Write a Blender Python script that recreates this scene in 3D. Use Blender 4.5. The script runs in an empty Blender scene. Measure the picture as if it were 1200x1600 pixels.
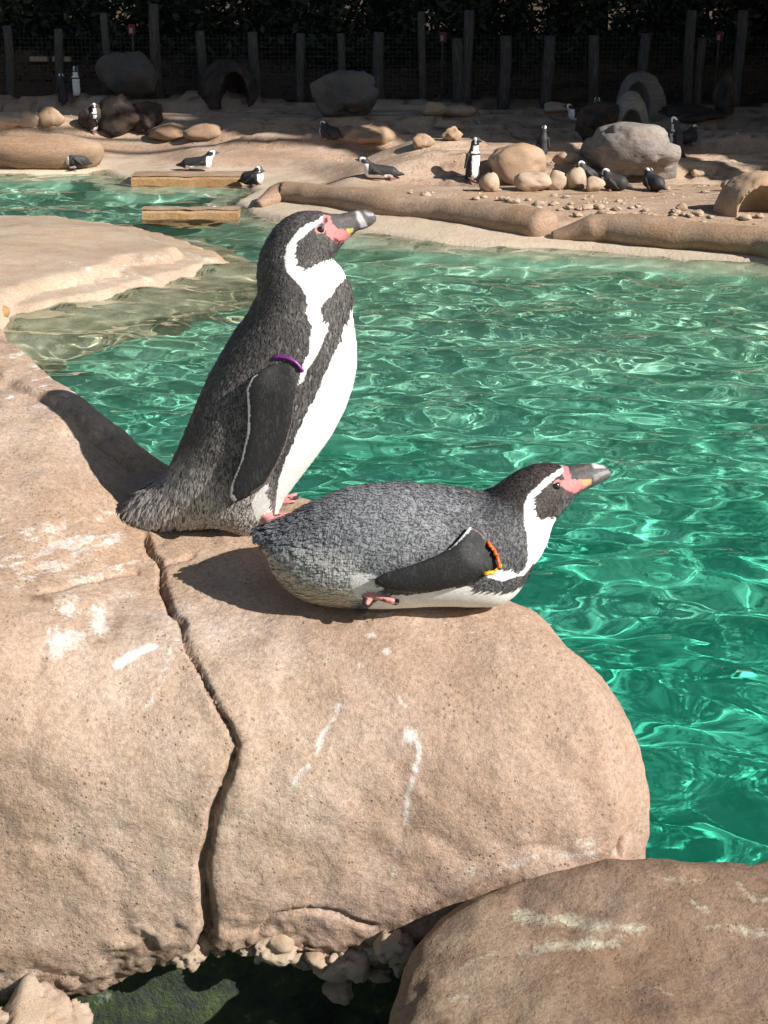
import bpy, math, random
import numpy as np
from mathutils import Vector
S = bpy.context.scene
COL = S.collection
R = math.radians
random.seed(7)

# ------------------------------------------------------------------ camera, sky, sun
CAM = np.array([0.0, 0.0, 3.1]); F = 2400.0
P = math.atan(856 / 2400); CP, SP = math.cos(P), math.sin(P)
cam = bpy.data.objects.new('camera', bpy.data.cameras.new('camera')); COL.objects.link(cam); S.camera = cam
cam.location = CAM; cam.rotation_euler = (math.pi / 2 - P, 0, 0)
cam.data.sensor_fit = 'VERTICAL'; cam.data.sensor_height = 36; cam.data.lens = 36 * F / 1600
cam.data.clip_start = 0.05; cam.data.clip_end = 1200
SUN = Vector((.735, -.445, .575)).normalized()
W = bpy.data.worlds.new('World'); S.world = W; W.use_nodes = True
sk = W.node_tree.nodes.new('ShaderNodeTexSky'); sk.sky_type = 'NISHITA'; sk.sun_disc = False
sk.sun_elevation = math.asin(SUN.z); sk.sun_rotation = math.atan2(SUN.x, SUN.y)
W.node_tree.links.new(sk.outputs[0], W.node_tree.nodes['Background'].inputs[0])
W.node_tree.nodes['Background'].inputs[1].default_value = .052
sl = bpy.data.lights.new('sun', 'SUN'); sl.energy = 5.0; sl.angle = R(.5); sl.color = (1, .975, .94)
sl.cycles.is_caustics_light = True
so = bpy.data.objects.new('sun', sl); COL.objects.link(so); so.rotation_euler = SUN.to_track_quat('Z', 'Y').to_euler()
so.location = (8, -6, 12)
S.view_settings.view_transform = 'Standard'; S.view_settings.look = 'None'
S.view_settings.exposure = 0.7; S.view_settings.gamma = 1; S.view_settings.use_curve_mapping = False
S.render.engine = 'CYCLES'
S.cycles.use_denoising = True; S.cycles.max_bounces = 8; S.cycles.transmission_bounces = 6
S.cycles.use_adaptive_sampling = True; S.cycles.adaptive_threshold = .015

# ------------------------------------------------------------------ helpers
def ray(px, py):
    a = (px - 600) / F; b = (800 - py) / F
    return np.array([a, CP + b * SP, -SP + b * CP])
def at_z(px, py, z):
    d = ray(px, py); return CAM + d * ((z - CAM[2]) / d[2])
def at_y(px, py, y):
    d = ray(px, py); return CAM + d * (y / d[1])
def to_px(v):
    d = v - CAM; f = d[:, 1] * CP - d[:, 2] * SP; u = d[:, 1] * SP + d[:, 2] * CP
    return 600 + F * d[:, 0] / f, 800 - F * u / f

def hash3(i, j, k, s):
    n = (i * 374761393 + j * 668265263 + k * 2147483647 + s * 1274126177) & 0xffffffff
    n = ((n ^ (n >> 13)) * 1274126177) & 0xffffffff
    return ((n ^ (n >> 16)) & 0xffff) / 65535.0
def vnoise(x, y, z, s=0):
    x, y, z = np.broadcast_arrays(np.asarray(x, float), np.asarray(y, float), np.asarray(z, float))
    i, j, k = (np.floor(q).astype(np.int64) for q in (x, y, z))
    u, v, w = x - i, y - j, z - k
    u, v, w = (q * q * (3 - 2 * q) for q in (u, v, w))
    r = 0
    for a in (0, 1):
        for b in (0, 1):
            for c in (0, 1):
                r = r + hash3(i + a, j + b, k + c, s) * (u if a else 1 - u) * (v if b else 1 - v) * (w if c else 1 - w)
    return r * 2 - 1
def fbm(x, y, z, o=4, s=0):
    r = 0; a = .5; f = 1
    for q in range(o):
        r = r + a * vnoise(x * f, y * f, z * f, s + q); a *= .5; f *= 2.03
    return r
def sstep(a, b, x):
    t = np.clip((x - a) / (b - a), 0, 1); return t * t * (3 - 2 * t)

def pdist(X, Y, pts, closed=True):
    """distance of points to a polyline"""
    p = np.asarray(pts, float); q = np.roll(p, -1, 0) if closed else p[1:]
    if not closed: p = p[:-1]
    d = np.full(np.shape(X), 1e9)
    for a, b in zip(p, q):
        e = b - a; l = e @ e + 1e-12
        t = np.clip(((X - a[0]) * e[0] + (Y - a[1]) * e[1]) / l, 0, 1)
        d = np.minimum(d, (X - a[0] - t * e[0]) ** 2 + (Y - a[1] - t * e[1]) ** 2)
    return np.sqrt(d)
def inside(X, Y, pts):
    p = np.asarray(pts, float); r = np.zeros(np.shape(X), bool)
    for a, b in zip(p, np.roll(p, -1, 0)):
        if a[1] == b[1]: continue
        c = ((a[1] > Y) != (b[1] > Y)) & (X < (b[0] - a[0]) * (Y - a[1]) / (b[1] - a[1]) + a[0])
        r ^= c
    return r
def sdpoly(X, Y, pts):
    d = pdist(X, Y, pts); return np.where(inside(X, Y, pts), -d, d)

def nets(G, o, h):
    """surface nets: field (negative inside) -> vertices, quads"""
    n = np.array(G.shape); s = G < 0
    c = np.zeros(n - 1, np.int8)
    for a in (0, 1):
        for b in (0, 1):
            for d in (0, 1):
                c += s[a:n[0] - 1 + a, b:n[1] - 1 + b, d:n[2] - 1 + d]
    act = np.argwhere((c > 0) & (c < 8))
    idx = np.full(n - 1, -1, np.int64); idx[tuple(act.T)] = np.arange(len(act))
    acc = np.zeros((len(act), 3)); cnt = np.zeros(len(act))
    cor = [(a, b, d) for a in (0, 1) for b in (0, 1) for d in (0, 1)]
    val = {q: G[act[:, 0] + q[0], act[:, 1] + q[1], act[:, 2] + q[2]] for q in cor}
    for A in cor:
        for ax in range(3):
            if A[ax]: continue
            B = tuple(1 if i == ax else A[i] for i in range(3))
            va, vb = val[A], val[B]; m = (va < 0) != (vb < 0)
            t = va[m] / (va[m] - vb[m])
            p = np.tile(np.array(A, float), (m.sum(), 1)); p[:, ax] = t
            acc[m] += p; cnt[m] += 1
    V = (act + acc / cnt[:, None]) * h + np.asarray(o)
    Q = []
    for ax in range(3):
        u, w = (ax + 1) % 3, (ax + 2) % 3
        sa = [slice(None)] * 3; sb = [slice(None)] * 3
        sa[ax] = slice(0, n[ax] - 1); sb[ax] = slice(1, n[ax])
        for q in (u, w): sa[q] = sb[q] = slice(1, n[q] - 1)
        A = s[tuple(sa)]; B = s[tuple(sb)]; e = np.argwhere(A != B)
        if not len(e): continue
        fl = A[tuple(e.T)]; e[:, u] += 1; e[:, w] += 1
        def cell(du, dw):
            c_ = e.copy(); c_[:, u] += du; c_[:, w] += dw; return idx[tuple(c_.T)]
        q = np.stack([cell(-1, -1), cell(0, -1), cell(0, 0), cell(-1, 0)], 1)
        q[~fl] = q[~fl][:, ::-1]; Q.append(q)
    return V, np.concatenate(Q)
def axes(lo, hi, h):
    return [np.arange(lo[i], hi[i] + h, h) for i in range(3)]

def mesh(name, V, Q, mat=None, parent=None, smooth=True, col=None, attrs=None, loc=None):
    V = np.asarray(V, np.float32); Q = np.asarray(Q, np.int32)
    me = bpy.data.meshes.new(name); me.vertices.add(len(V)); me.vertices.foreach_set('co', V.ravel())
    k = Q.shape[1]; me.loops.add(Q.size); me.loops.foreach_set('vertex_index', Q.ravel())
    me.polygons.add(len(Q)); me.polygons.foreach_set('loop_start', np.arange(0, Q.size, k, dtype=np.int32))
    me.update(calc_edges=True)
    me.polygons.foreach_set('use_smooth', np.full(len(Q), smooth))
    if col is not None:
        a = me.color_attributes.new('col', 'FLOAT_COLOR', 'POINT')
        c = np.ones((len(V), 4), np.float32); c[:, :3] = col; a.data.foreach_set('color', c.ravel())
    for n_, v_ in (attrs or {}).items():
        a = me.attributes.new(n_, 'FLOAT', 'POINT'); a.data.foreach_set('value', np.asarray(v_, np.float32))
    return link(name, me, mat, parent, loc)
def link(name, me, mat=None, parent=None, loc=None):
    o = bpy.data.objects.new(name, me); COL.objects.link(o)
    if mat and not me.materials: me.materials.append(mat)
    if parent: o.parent = parent
    if loc is not None: o.location = loc
    return o
def tag(o, label=None, cat=None, group=None, kind=None):
    for k, v in (('label', label), ('category', cat), ('group', group), ('kind', kind)):
        if v: o[k] = v
    return o
def empty(name, loc, rz=0):
    o = bpy.data.objects.new(name, None); COL.objects.link(o); o.location = loc; o.rotation_euler = (0, 0, rz)
    o.empty_display_size = .05; return o
def vnorm(V, Q):
    d1 = V[Q[:, 2]] - V[Q[:, 0]]; d2 = V[Q[:, 3]] - V[Q[:, 1]]
    fn = np.cross(d1, d2); N = np.zeros_like(V)
    for k in range(4): np.add.at(N, Q[:, k], fn)
    return N / (np.linalg.norm(N, axis=1)[:, None] + 1e-12)
def gridmesh(X, Y, Z):
    m, n = X.shape; i = np.arange(n * m).reshape(m, n)
    V = np.stack([X, Y, Z], -1).reshape(-1, 3)
    return V, np.stack([i[:-1, :-1], i[:-1, 1:], i[1:, 1:], i[1:, :-1]], -1).reshape(-1, 4)
def boxes(lst):
    V, Q = [], []
    for (x0, y0, z0, x1, y1, z1) in lst:
        b = len(V)
        V += [(x, y, z) for z in (z0, z1) for (x, y) in ((x0, y0), (x1, y0), (x1, y1), (x0, y1))]
        Q += [[b + q for q in f] for f in ((3, 2, 1, 0), (4, 5, 6, 7), (0, 1, 5, 4), (1, 2, 6, 5), (2, 3, 7, 6), (3, 0, 4, 7))]
    return np.array(V), np.array(Q)
def tube(pts, rad, n=10, sq=(1, 1)):
    """swept tube with closed ends; rad may vary"""
    pts = np.asarray(pts, float); m = len(pts); rad = np.broadcast_to(rad, m)
    T = np.gradient(pts, axis=0); T /= np.linalg.norm(T, axis=1)[:, None]
    ref = np.array([0, 0, 1.]) if abs(T[:, 2]).mean() < .8 else np.array([0, 1., 0])
    A = np.cross(T, ref); A /= np.linalg.norm(A, axis=1)[:, None]; B = np.cross(A, T)
    th = np.linspace(0, 2 * np.pi, n, endpoint=False)
    V = pts[:, None] + rad[:, None, None] * (sq[0] * np.cos(th)[None, :, None] * A[:, None] + sq[1] * np.sin(th)[None, :, None] * B[:, None])
    V = V.reshape(-1, 3); Q = []
    for i in range(m - 1):
        for k in range(n):
            k2 = (k + 1) % n; Q.append([i * n + k, i * n + k2, (i + 1) * n + k2, (i + 1) * n + k])
    V = np.concatenate([V, pts[:1], pts[-1:]]); c0, c1 = m * n, m * n + 1
    for k in range(0, n, 2):
        Q.append([c0, (k + 2) % n, k + 1, k]); Q.append([c1, (m - 1) * n + k, (m - 1) * n + k + 1, (m - 1) * n + (k + 2) % n])
    return V, np.array(Q)

# ------------------------------------------------------------------ materials
class NT:
    def __init__(s, name):
        s.m = bpy.data.materials.new(name); s.m.use_nodes = True; s.t = s.m.node_tree
        s.b = s.t.nodes['Principled BSDF']
    def n(s, kind, **kw):
        x = s.t.nodes.new('ShaderNode' + kind)
        for k, v in kw.items():
            if k in x.inputs: x.inputs[k].default_value = v
            else: setattr(x, k, v)
        return x
    def l(s, a, b): s.t.links.new(a, b)
    def noise(s, scale, detail=6, rough=.6, vec=None, dist=0.):
        x = s.n('TexNoise', Scale=scale, Detail=detail, Roughness=rough, Distortion=dist)
        if vec is not None: s.l(vec, x.inputs['Vector'])
        return x.outputs['Fac']
    def ramp(s, fac, stops):
        r = s.n('ValToRGB'); e = r.color_ramp.elements
        while len(e) < len(stops): e.new(.5)
        for q, (p, c) in zip(e, stops):
            q.position = p; q.color = (*c, 1) if len(c) == 3 else c
        s.l(fac, r.inputs[0]); return r.outputs[0]
    def mix(s, fac, a, b, mode='MIX'):
        x = s.n('Mix', data_type='RGBA', blend_type=mode)
        for k, v in ((0, fac), (6, a), (7, b)):
            if hasattr(v, 'links'): s.l(v, x.inputs[k])
            else: x.inputs[k].default_value = v if k == 0 else ((*v, 1) if len(v) == 3 else v)
        return x.outputs[2]
    def math(s, op, a, b=0., c=0.):
        x = s.n('Math', operation=op)
        for k, v in enumerate((a, b, c)):
            if hasattr(v, 'links'): s.l(v, x.inputs[k])
            else: x.inputs[k].default_value = v
        return x.outputs[0]
    def attr(s, name, out='Fac'):
        return s.n('Attribute', attribute_name=name).outputs[out]
    def coord(s, sc=(1, 1, 1), rot=(0, 0, 0)):
        c = s.n('TexCoord').outputs['Object']; m = s.n('Mapping'); m.inputs['Scale'].default_value = sc
        m.inputs['Rotation'].default_value = rot
        s.l(c, m.inputs['Vector']); return m.outputs[0]
    def bump(s, hgt, strength, dist, prev=None):
        b = s.n('Bump', Strength=strength, Distance=dist); s.l(hgt, b.inputs['Height'])
        if prev is not None: s.l(prev, b.inputs['Normal'])
        return b.outputs[0]
    def fin(s, col=None, rough=.8, nrm=None, spec=.3):
        if col is not None:
            if hasattr(col, 'links'): s.l(col, s.b.inputs['Base Color'])
            else: s.b.inputs['Base Color'].default_value = (*col, 1)
        if hasattr(rough, 'links'): s.l(rough, s.b.inputs['Roughness'])
        else: s.b.inputs['Roughness'].default_value = rough
        s.b.inputs['Specular IOR Level'].default_value = spec
        if nrm is not None: s.l(nrm, s.b.inputs['Normal'])
        return s.m

def rock_mat(name, stops, scale=1., grit=.35, stain=None, streak=0.):
    """weathered cast rock: blotches, pits, grit; optional stain attribute of white droppings"""
    t = NT(name); v = t.coord((scale,) * 3)
    big = t.noise(2.6, 5, .6, v, .4); mid = t.noise(14, 6, .65, v, .3); fine = t.noise(130, 5, .7, v); vf = t.noise(420, 3, .7, v)
    c = t.ramp(big, stops)
    c = t.mix(t.math('MULTIPLY', t.ramp(mid, [(.38, (0, 0, 0)), (.72, (1, 1, 1))]), .55), c, t.mix(.5, stops[0][1], (.42, .27, .16)))
    c = t.mix(.75, c, t.ramp(fine, [(.3, (.55, .52, .5)), (.55, (1, 1, 1)), (.75, (1.22, 1.2, 1.16))]), 'MULTIPLY')
    c = t.mix(.5, c, t.ramp(vf, [(.35, (.6, .57, .55)), (.6, (1.1, 1.1, 1.1))]), 'MULTIPLY')
    warm = t.noise(2.1, 4, .6, t.coord((scale,) * 3, (1.1, .7, .5)), .5)
    c = t.mix(t.ramp(warm, [(.5, (0, 0, 0)), (.68, (.6,) * 3)]), c, t.mix(1., c, (1.0, .88, .74), 'MULTIPLY'))
    pit = t.n('TexVoronoi', feature='F1', Scale=75.); t.l(v, pit.inputs['Vector'])
    hue = t.noise(1.5, 3, .5, t.coord((scale * 1.1, scale, scale * .8), (.4, .3, .2)))
    c = t.mix(t.ramp(hue, [(.46, (0, 0, 0)), (.62, (.6,) * 3)]), c, t.mix(1., c, (1.0, .92, .95), 'MULTIPLY'))
    wl = t.math('ABSOLUTE', t.math('SUBTRACT', t.noise(55, 3, .6, v, 1.2), .5))
    wrm = t.ramp(wl, [(0, (1, 1, 1)), (.035, (0, 0, 0))])
    c = t.mix(t.math('MULTIPLY', wrm, .16), c, (.16, .09, .05))
    fv = t.n('TexVoronoi', feature='F1', Scale=95.); t.l(v, fv.inputs['Vector'])
    gate = t.ramp(t.noise(17, 3, .6, v), [(.5, (0, 0, 0)), (.6, (1, 1, 1))])
    dkf = t.math('MULTIPLY', t.ramp(fv.outputs['Distance'], [(.14, (1, 1, 1)), (.24, (0, 0, 0))]), gate)
    c = t.mix(t.math('MULTIPLY', dkf, .6), c, (.12, .07, .04))
    if streak:
        sv = t.coord((1.6 * scale, 5 * scale, 22 * scale)); sn = t.noise(1.6, 6, .65, sv, .6)
        c = t.mix(t.math('MULTIPLY', t.ramp(sn, [(.5, (0, 0, 0)), (.68, (1, 1, 1))]), streak), c, (.62, .58, .50))
    if stain:
        st = t.attr('stain'); nn = t.noise(38, 6, .75, v, .5); n2 = t.noise(160, 4, .7, v)
        f = t.math('ADD', st, t.math('MULTIPLY', t.math('SUBTRACT', nn, .5), 1.7))
        f = t.math('ADD', f, t.math('MULTIPLY', t.math('SUBTRACT', n2, .5), .8))
        f = t.ramp(f, [(.43, (0, 0, 0)), (.88, (1, 1, 1))]); f = t.math('MULTIPLY', f, t.math('MINIMUM', 1., t.math('MULTIPLY', st, 4.)))
        c = t.mix(t.math('MULTIPLY', f, .8), c, stain)
        dk = t.attr('dirt_shade'); c = t.mix(t.math('MULTIPLY', dk, t.ramp(nn, [(.35, (0, 0, 0)), (.6, (1, 1, 1))])), c, (.11, .065, .035))
    b = t.bump(mid, .32, .012 / scale); b = t.bump(t.noise(62, 4, .6, v, .8), grit * .8, .005 / scale, b); b = t.bump(dkf, .5, -.003 / scale, b); b = t.bump(fine, grit * 1.2, .004 / scale, b); b = t.bump(wrm, grit * .6, -.002 / scale, b)
    b = t.bump(pit.outputs['Distance'], grit * .5, .0018 / scale, b); b = t.bump(vf, grit * .6, .0012 / scale, b)
    return t.fin(c, t.ramp(fine, [(.3, (.72,) * 3), (.7, (.9,) * 3)]), b, .25)

M_MAIN = rock_mat('weathered_tan_rock', [(.28, (.26, .175, .12)), (.44, (.395, .285, .21)), (.58, (.45, .345, .268)), (.76, (.53, .435, .36))], 1, .42, (.62, .595, .555))
M_LOW = rock_mat('brown_streaked_rock', [(.3, (.13, .092, .063)), (.5, (.22, .16, .11)), (.72, (.31, .24, .175))], 1, .5, (.50, .48, .36))
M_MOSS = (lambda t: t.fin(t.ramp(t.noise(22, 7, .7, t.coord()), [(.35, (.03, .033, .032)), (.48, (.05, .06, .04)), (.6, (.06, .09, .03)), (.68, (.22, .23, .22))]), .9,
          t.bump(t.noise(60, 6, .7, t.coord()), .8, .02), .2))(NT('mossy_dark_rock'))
M_ISLE = rock_mat('pale_slab_rock', [(.3, (.36, .27, .19)), (.5, (.46, .37, .27)), (.75, (.53, .44, .33))], .5, .3, (.66, .62, .54))
M_BEACH = rock_mat('sandy_beach_rock', [(.3, (.33, .22, .145)), (.5, (.46, .335, .23)), (.72, (.54, .42, .305))], .22, .35, None, .25)
def beach_zones(m):
    t = NT.__new__(NT); t.m = m; t.t = m.node_tree; t.b = t.t.nodes['Principled BSDF']
    c = t.b.inputs['Base Color'].links[0].from_socket; g = t.n('NewGeometry').outputs['Position']; sp = t.n('SeparateXYZ'); t.l(g, sp.inputs[0]); z = sp.outputs['Z']; y = sp.outputs['Y']
    n = t.math('MULTIPLY', t.math('SUBTRACT', t.noise(3, 5, .6, g), .5), .14); zz = t.math('ADD', z, n)
    c = t.mix(t.math('MULTIPLY', t.ramp(t.math('ADD', zz, .5), [(.60, (1, 1, 1)), (.66, (0, 0, 0))]), .75), c, (.55, .45, .33))
    c = t.mix(t.ramp(t.math('ADD', zz, .5), [(.16, (1, 1, 1)), (.42, (0, 0, 0))]), c, (.42, .60, .45))
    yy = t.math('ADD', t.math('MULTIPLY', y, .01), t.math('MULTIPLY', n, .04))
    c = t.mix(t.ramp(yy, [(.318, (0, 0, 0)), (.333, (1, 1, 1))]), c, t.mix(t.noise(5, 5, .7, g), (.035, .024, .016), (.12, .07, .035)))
    c = t.mix(t.math('MULTIPLY', t.attr('dirt_shade'), t.ramp(t.noise(2.5, 5, .65, g), [(.35, (.15,) * 3), (.6, (.9,) * 3)])), c, (.075, .05, .034))  # dark seams paint the shade under the beach ledges
    t.l(c, t.b.inputs['Base Color'])
beach_zones(M_BEACH)
M_KERB = rock_mat('kerb_rock', [(.3, (.26, .17, .11)), (.5, (.36, .25, .165)), (.72, (.45, .33, .23))], .3, .4, None, .15)
M_GREY = rock_mat('grey_boulder', [(.3, (.15, .145, .14)), (.5, (.26, .245, .225)), (.72, (.36, .32, .27))], .3, .5, None, .2)
M_DARK = rock_mat('dark_boulder', [(.3, (.016, .016, .018)), (.5, (.03, .03, .031)), (.72, (.065, .06, .056))], .3, .5)  # dark rock, coloured darker still in place of missing tree shade
M_TAN = rock_mat('tan_stone', [(.3, (.36, .25, .165)), (.5, (.46, .335, .225)), (.72, (.56, .43, .31))], .5, .4)
M_PALE = rock_mat('pale_stone', [(.3, (.42, .33, .235)), (.5, (.52, .42, .31)), (.72, (.62, .52, .41))], .6, .35)
M_ORANGE = rock_mat('ochre_wall', [(.3, (.30, .17, .075)), (.5, (.40, .245, .11)), (.72, (.46, .32, .18))], .3, .35)

def wood_mat():
    t = NT('dark_weathered_timber'); n = t.noise(9, 6, .65, t.coord((4, 4, .5)), .3)
    return t.fin(t.ramp(n, [(.3, (.035, .031, .027)), (.55, (.085, .074, .063)), (.75, (.18, .16, .135))]), .9, t.bump(n, .4, .02))
M_WOOD = wood_mat()
def leaf_mat(name, tint):
    t = NT(name); c = t.mix(1., t.attr('col', 'Color'), tint, 'MULTIPLY')
    t.b.inputs['Subsurface Weight'].default_value = 0
    return t.fin(c, .6, None, .3)
M_LEAF = leaf_mat('evergreen_leaves', (1, 1, 1))
M_BARK = (lambda t: t.fin(t.ramp(t.noise(10, 6, .7, t.coord((3, 3, .8))), [(.3, (.04, .03, .022)), (.7, (.14, .11, .08))]), .95, t.bump(t.noise(14, 5, .7, t.coord((4, 4, .8))), .7, .03)))(NT('tree_bark'))
def plain(name, c, rough=.5, spec=.4, scale=80., var=.35):
    t = NT(name); n = t.noise(scale, 4, .6, t.coord())
    return t.fin(t.mix(1., c, t.ramp(n, [(.3, (1 - var,) * 3), (.7, (1 + var * .5,) * 3)]), 'MULTIPLY'), rough, t.bump(n, .1, .002), spec)

def plume_mat(name, rough, spec, wav, wscale):
    """feather coat: colour attribute broken by fine worm-like feather edges"""
    t = NT(name); v = t.coord(); c = t.attr('col', 'Color'); sp = t.attr('speck')
    vs = t.coord(wscale); vr = t.coord((300, 120, 38)); rp = t.attr('rip')
    nz = t.n('Mix', data_type='FLOAT'); t.l(rp, nz.inputs[0]); t.l(t.noise(1., 3, .5, vs, 1.4), nz.inputs[2]); t.l(t.noise(1., 2, .5, vr, .8), nz.inputs[3])
    w = t.math('ABSOLUTE', t.math('SUBTRACT', nz.outputs[0], .5))
    line = t.ramp(w, [(.015, (1, 1, 1)), (.075, (0, 0, 0))])
    fn = t.noise(260, 4, .7, v); big = t.noise(22, 4, .6, v)
    c = t.mix(t.math('MULTIPLY', t.ramp(w, [(.08, (0, 0, 0)), (.16, (1, 1, 1))]), t.math('MULTIPLY', sp, wav)), c, (.42, .40, .385))
    c = t.mix(t.math('MULTIPLY', line, t.math('MULTIPLY', sp, .78)), c, (.012, .011, .011))
    c = t.mix(.6, c, t.ramp(fn, [(.3, (.7,) * 3), (.65, (1.15,) * 3)]), 'MULTIPLY')
    c = t.mix(.6, c, t.ramp(big, [(.3, (.75, .73, .72)), (.7, (1.12, 1.1, 1.08))]), 'MULTIPLY')
    b = t.bump(fn, .15, .0012); b = t.bump(line, .22, -.001, b)
    return t.fin(c, rough, b, spec)

# ------------------------------------------------------------------ terrain of the enclosure
WATER_PX = [(1300, 428), (1200, 412), (1080, 402), (900, 388), (780, 384), (680, 378), (560, 362), (455, 345), (395, 332),
            (372, 318), (405, 300), (385, 290), (215, 288), (165, 268), (60, 272), (-120, 272)]
WPOLY = [at_z(x, y, 0)[:2] for x, y in WATER_PX]
WPOLY = [(10.5, 1), (10.5, WPOLY[0][1] - .4)] + [tuple(p) for p in WPOLY] + [(-11, 24.5), (-11, 1)]
def ground_z(X, Y, ledge=False):
    X = np.asarray(X, float); Y = np.asarray(Y, float)
    sd = sdpoly(X, Y, WPOLY)
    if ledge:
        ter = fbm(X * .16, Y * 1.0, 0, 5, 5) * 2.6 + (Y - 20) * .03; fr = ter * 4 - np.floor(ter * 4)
        return (sstep(.72, .84, fr) * sstep(1., .93, fr) + .6 * sstep(.1, 0, fr)) * sstep(1.6, 3, sd)  # mask of the painted shade along ledge feet
    wob = fbm(X * .9, Y * .9, 0, 3, 11)
    n = fbm(X * .16, Y * 1.0, 0, 5, 5)
    z = np.where(sd < 0, np.where(sd > -.14, .04 + sd, np.maximum(-1.05, sd * .2 - .072 + 1.3 * np.minimum(sd + .5, 0))), .04 + .09 * sstep(-.1, .9, sd) + .16 * sstep(.85, 1.5, sd))
    land = sstep(1.2, 2.6, sd)
    ter = n * 2.6 + (Y - 20) * .03
    st = np.floor(ter * 4) / 4 + sstep(.82, 1, ter * 4 - np.floor(ter * 4)) / 4
    z = z + land * (.33 * np.clip(st, -.5, 1.2) * sstep(20.3, 23, Y) + .03 * wob) + .012 * fbm(X * 5, Y * 7, 0, 3, 8) * sstep(-.5, .3, sd)
    z = z + sstep(33.0, 35.4, Y) * (.75 + .3 * wob)
    return z
def on_ground(px, py):
    d = ray(px, py); t = np.arange(14.5, 46, .02); p = CAM[None] + d[None] * t[:, None]; g = ground_z(p[:, 0], p[:, 1])
    k = np.flatnonzero(p[:, 2] < g); k = k[0] if len(k) else -1
    return np.array([p[k, 0], p[k, 1], float(g[k])])
gx, gy = np.meshgrid(np.arange(-16, 16.1, .075), np.concatenate([np.arange(15, 27, .06), np.arange(27, 47, .16)]))
V, Q = gridmesh(gx, gy, ground_z(gx, gy))
beach = tag(mesh('beach', V, Q, M_BEACH, attrs={'dirt_shade': ground_z(V[:, 0], V[:, 1], True)}), kind='structure'); beach.cycles.is_caustics_receiver = True
V, Q = gridmesh(*np.meshgrid(np.linspace(-400, 400, 9), np.linspace(-300, 700, 11)), np.full((11, 9), -1.25))
tag(mesh('ground', V, Q, M_BEACH), kind='structure')
t = NT('painted_pool_floor'); n = t.noise(.8, 5, .6, t.coord()); n2 = t.noise(9, 5, .65, t.coord())
c = t.ramp(n, [(.3, (.035, .46, .30)), (.6, (.09, .58, .40)), (.8, (.20, .65, .50))])
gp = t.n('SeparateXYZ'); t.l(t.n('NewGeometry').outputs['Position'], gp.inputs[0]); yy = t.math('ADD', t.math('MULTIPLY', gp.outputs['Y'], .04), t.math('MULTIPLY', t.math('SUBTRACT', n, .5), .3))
c = t.mix(t.ramp(yy, [(.32, (0, 0, 0)), (.60, (1,) * 3)]), c, (.40, .63, .46))  # floor colour paled with distance, standing in for grazing reflection
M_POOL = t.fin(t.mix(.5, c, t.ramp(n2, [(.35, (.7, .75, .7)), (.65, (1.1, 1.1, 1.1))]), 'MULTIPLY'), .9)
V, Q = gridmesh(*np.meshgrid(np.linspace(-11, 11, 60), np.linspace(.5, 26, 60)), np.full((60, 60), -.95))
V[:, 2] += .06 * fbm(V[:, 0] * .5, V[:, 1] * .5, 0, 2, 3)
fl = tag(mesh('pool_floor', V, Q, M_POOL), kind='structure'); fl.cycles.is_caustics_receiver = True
wx, wy = np.meshgrid(np.arange(-10.4, 10.41, .05), np.arange(1.2, 25.8, .042))
rng = np.random.default_rng(3); wz = 0 * wx
for i in range(70):
    lam = .145 * (1.6 / .145) ** rng.random(); a = rng.normal(1.5, .5)
    k = 2 * math.pi / lam; dx = wx + .05 * np.sin(wy * 2.1 + i)
    wz += .0037 * lam ** .9 * np.sin(k * (dx * math.cos(a) + wy * math.sin(a)) + rng.random() * 6.28) * (1 + .5 * np.sin(wx * .7 + i) * np.sin(wy * .5 + 2 * i))
V, Q = gridmesh(wx, wy, wz)
t = NT('clear_green_water'); t.b.inputs['Transmission Weight'].default_value = 1; t.b.inputs['IOR'].default_value = 1.33
t.b.inputs['Roughness'].default_value = 0; t.b.inputs['Base Color'].default_value = (.80, 1, .94, 1)
wa = tag(mesh('water', V, Q, t.m), kind='structure'); wa.cycles.is_caustics_caster = True

# rounded rock kerb between the shelf and the beach: two pieces that meet at a seam
def kerb(px, label, s):
    p = np.array([at_z(x, y, .13) for x, y in px]); k = np.linspace(0, len(p) - 1, 90)
    c = np.stack([np.interp(k, np.arange(len(p)), p[:, i]) for i in range(3)], 1)
    for _ in range(6): c[1:-1] = (c[:-2] + 2 * c[1:-1] + c[2:]) / 4
    c[:, 1] += .33; c[:, 2] = .17
    r = .22 + .05 * fbm(c[:, 0] * 1.3, s, 0, 3, 4); r[:16] *= np.linspace(.35, 1, 16); c[:16, 2] -= np.linspace(.1, 0, 16); r[-3:] *= (.93, .8, .5)
    V, Q = tube(c, r, 20, (1.15, .85)); V += .02 * np.stack([fbm(V[:, 0] * 4, V[:, 1] * 4, V[:, 2] * 4, 3, q) for q in (1, 2, 3)], 1)
    tag(mesh('rock_kerb', V, Q, M_KERB), label, 'kerb')
kerb([(868, 370), (960, 372), (1060, 381), (1200, 393), (1340, 415)], 'rounded brown rock kerb at the far waterside, right piece with paler scuffs', 0)
kerb([(400, 320), (440, 312), (520, 322), (600, 334), (700, 345), (800, 358), (866, 367)], 'rounded brown rock kerb at the far waterside, left piece behind the standing penguin\'s head', 5)
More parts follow.
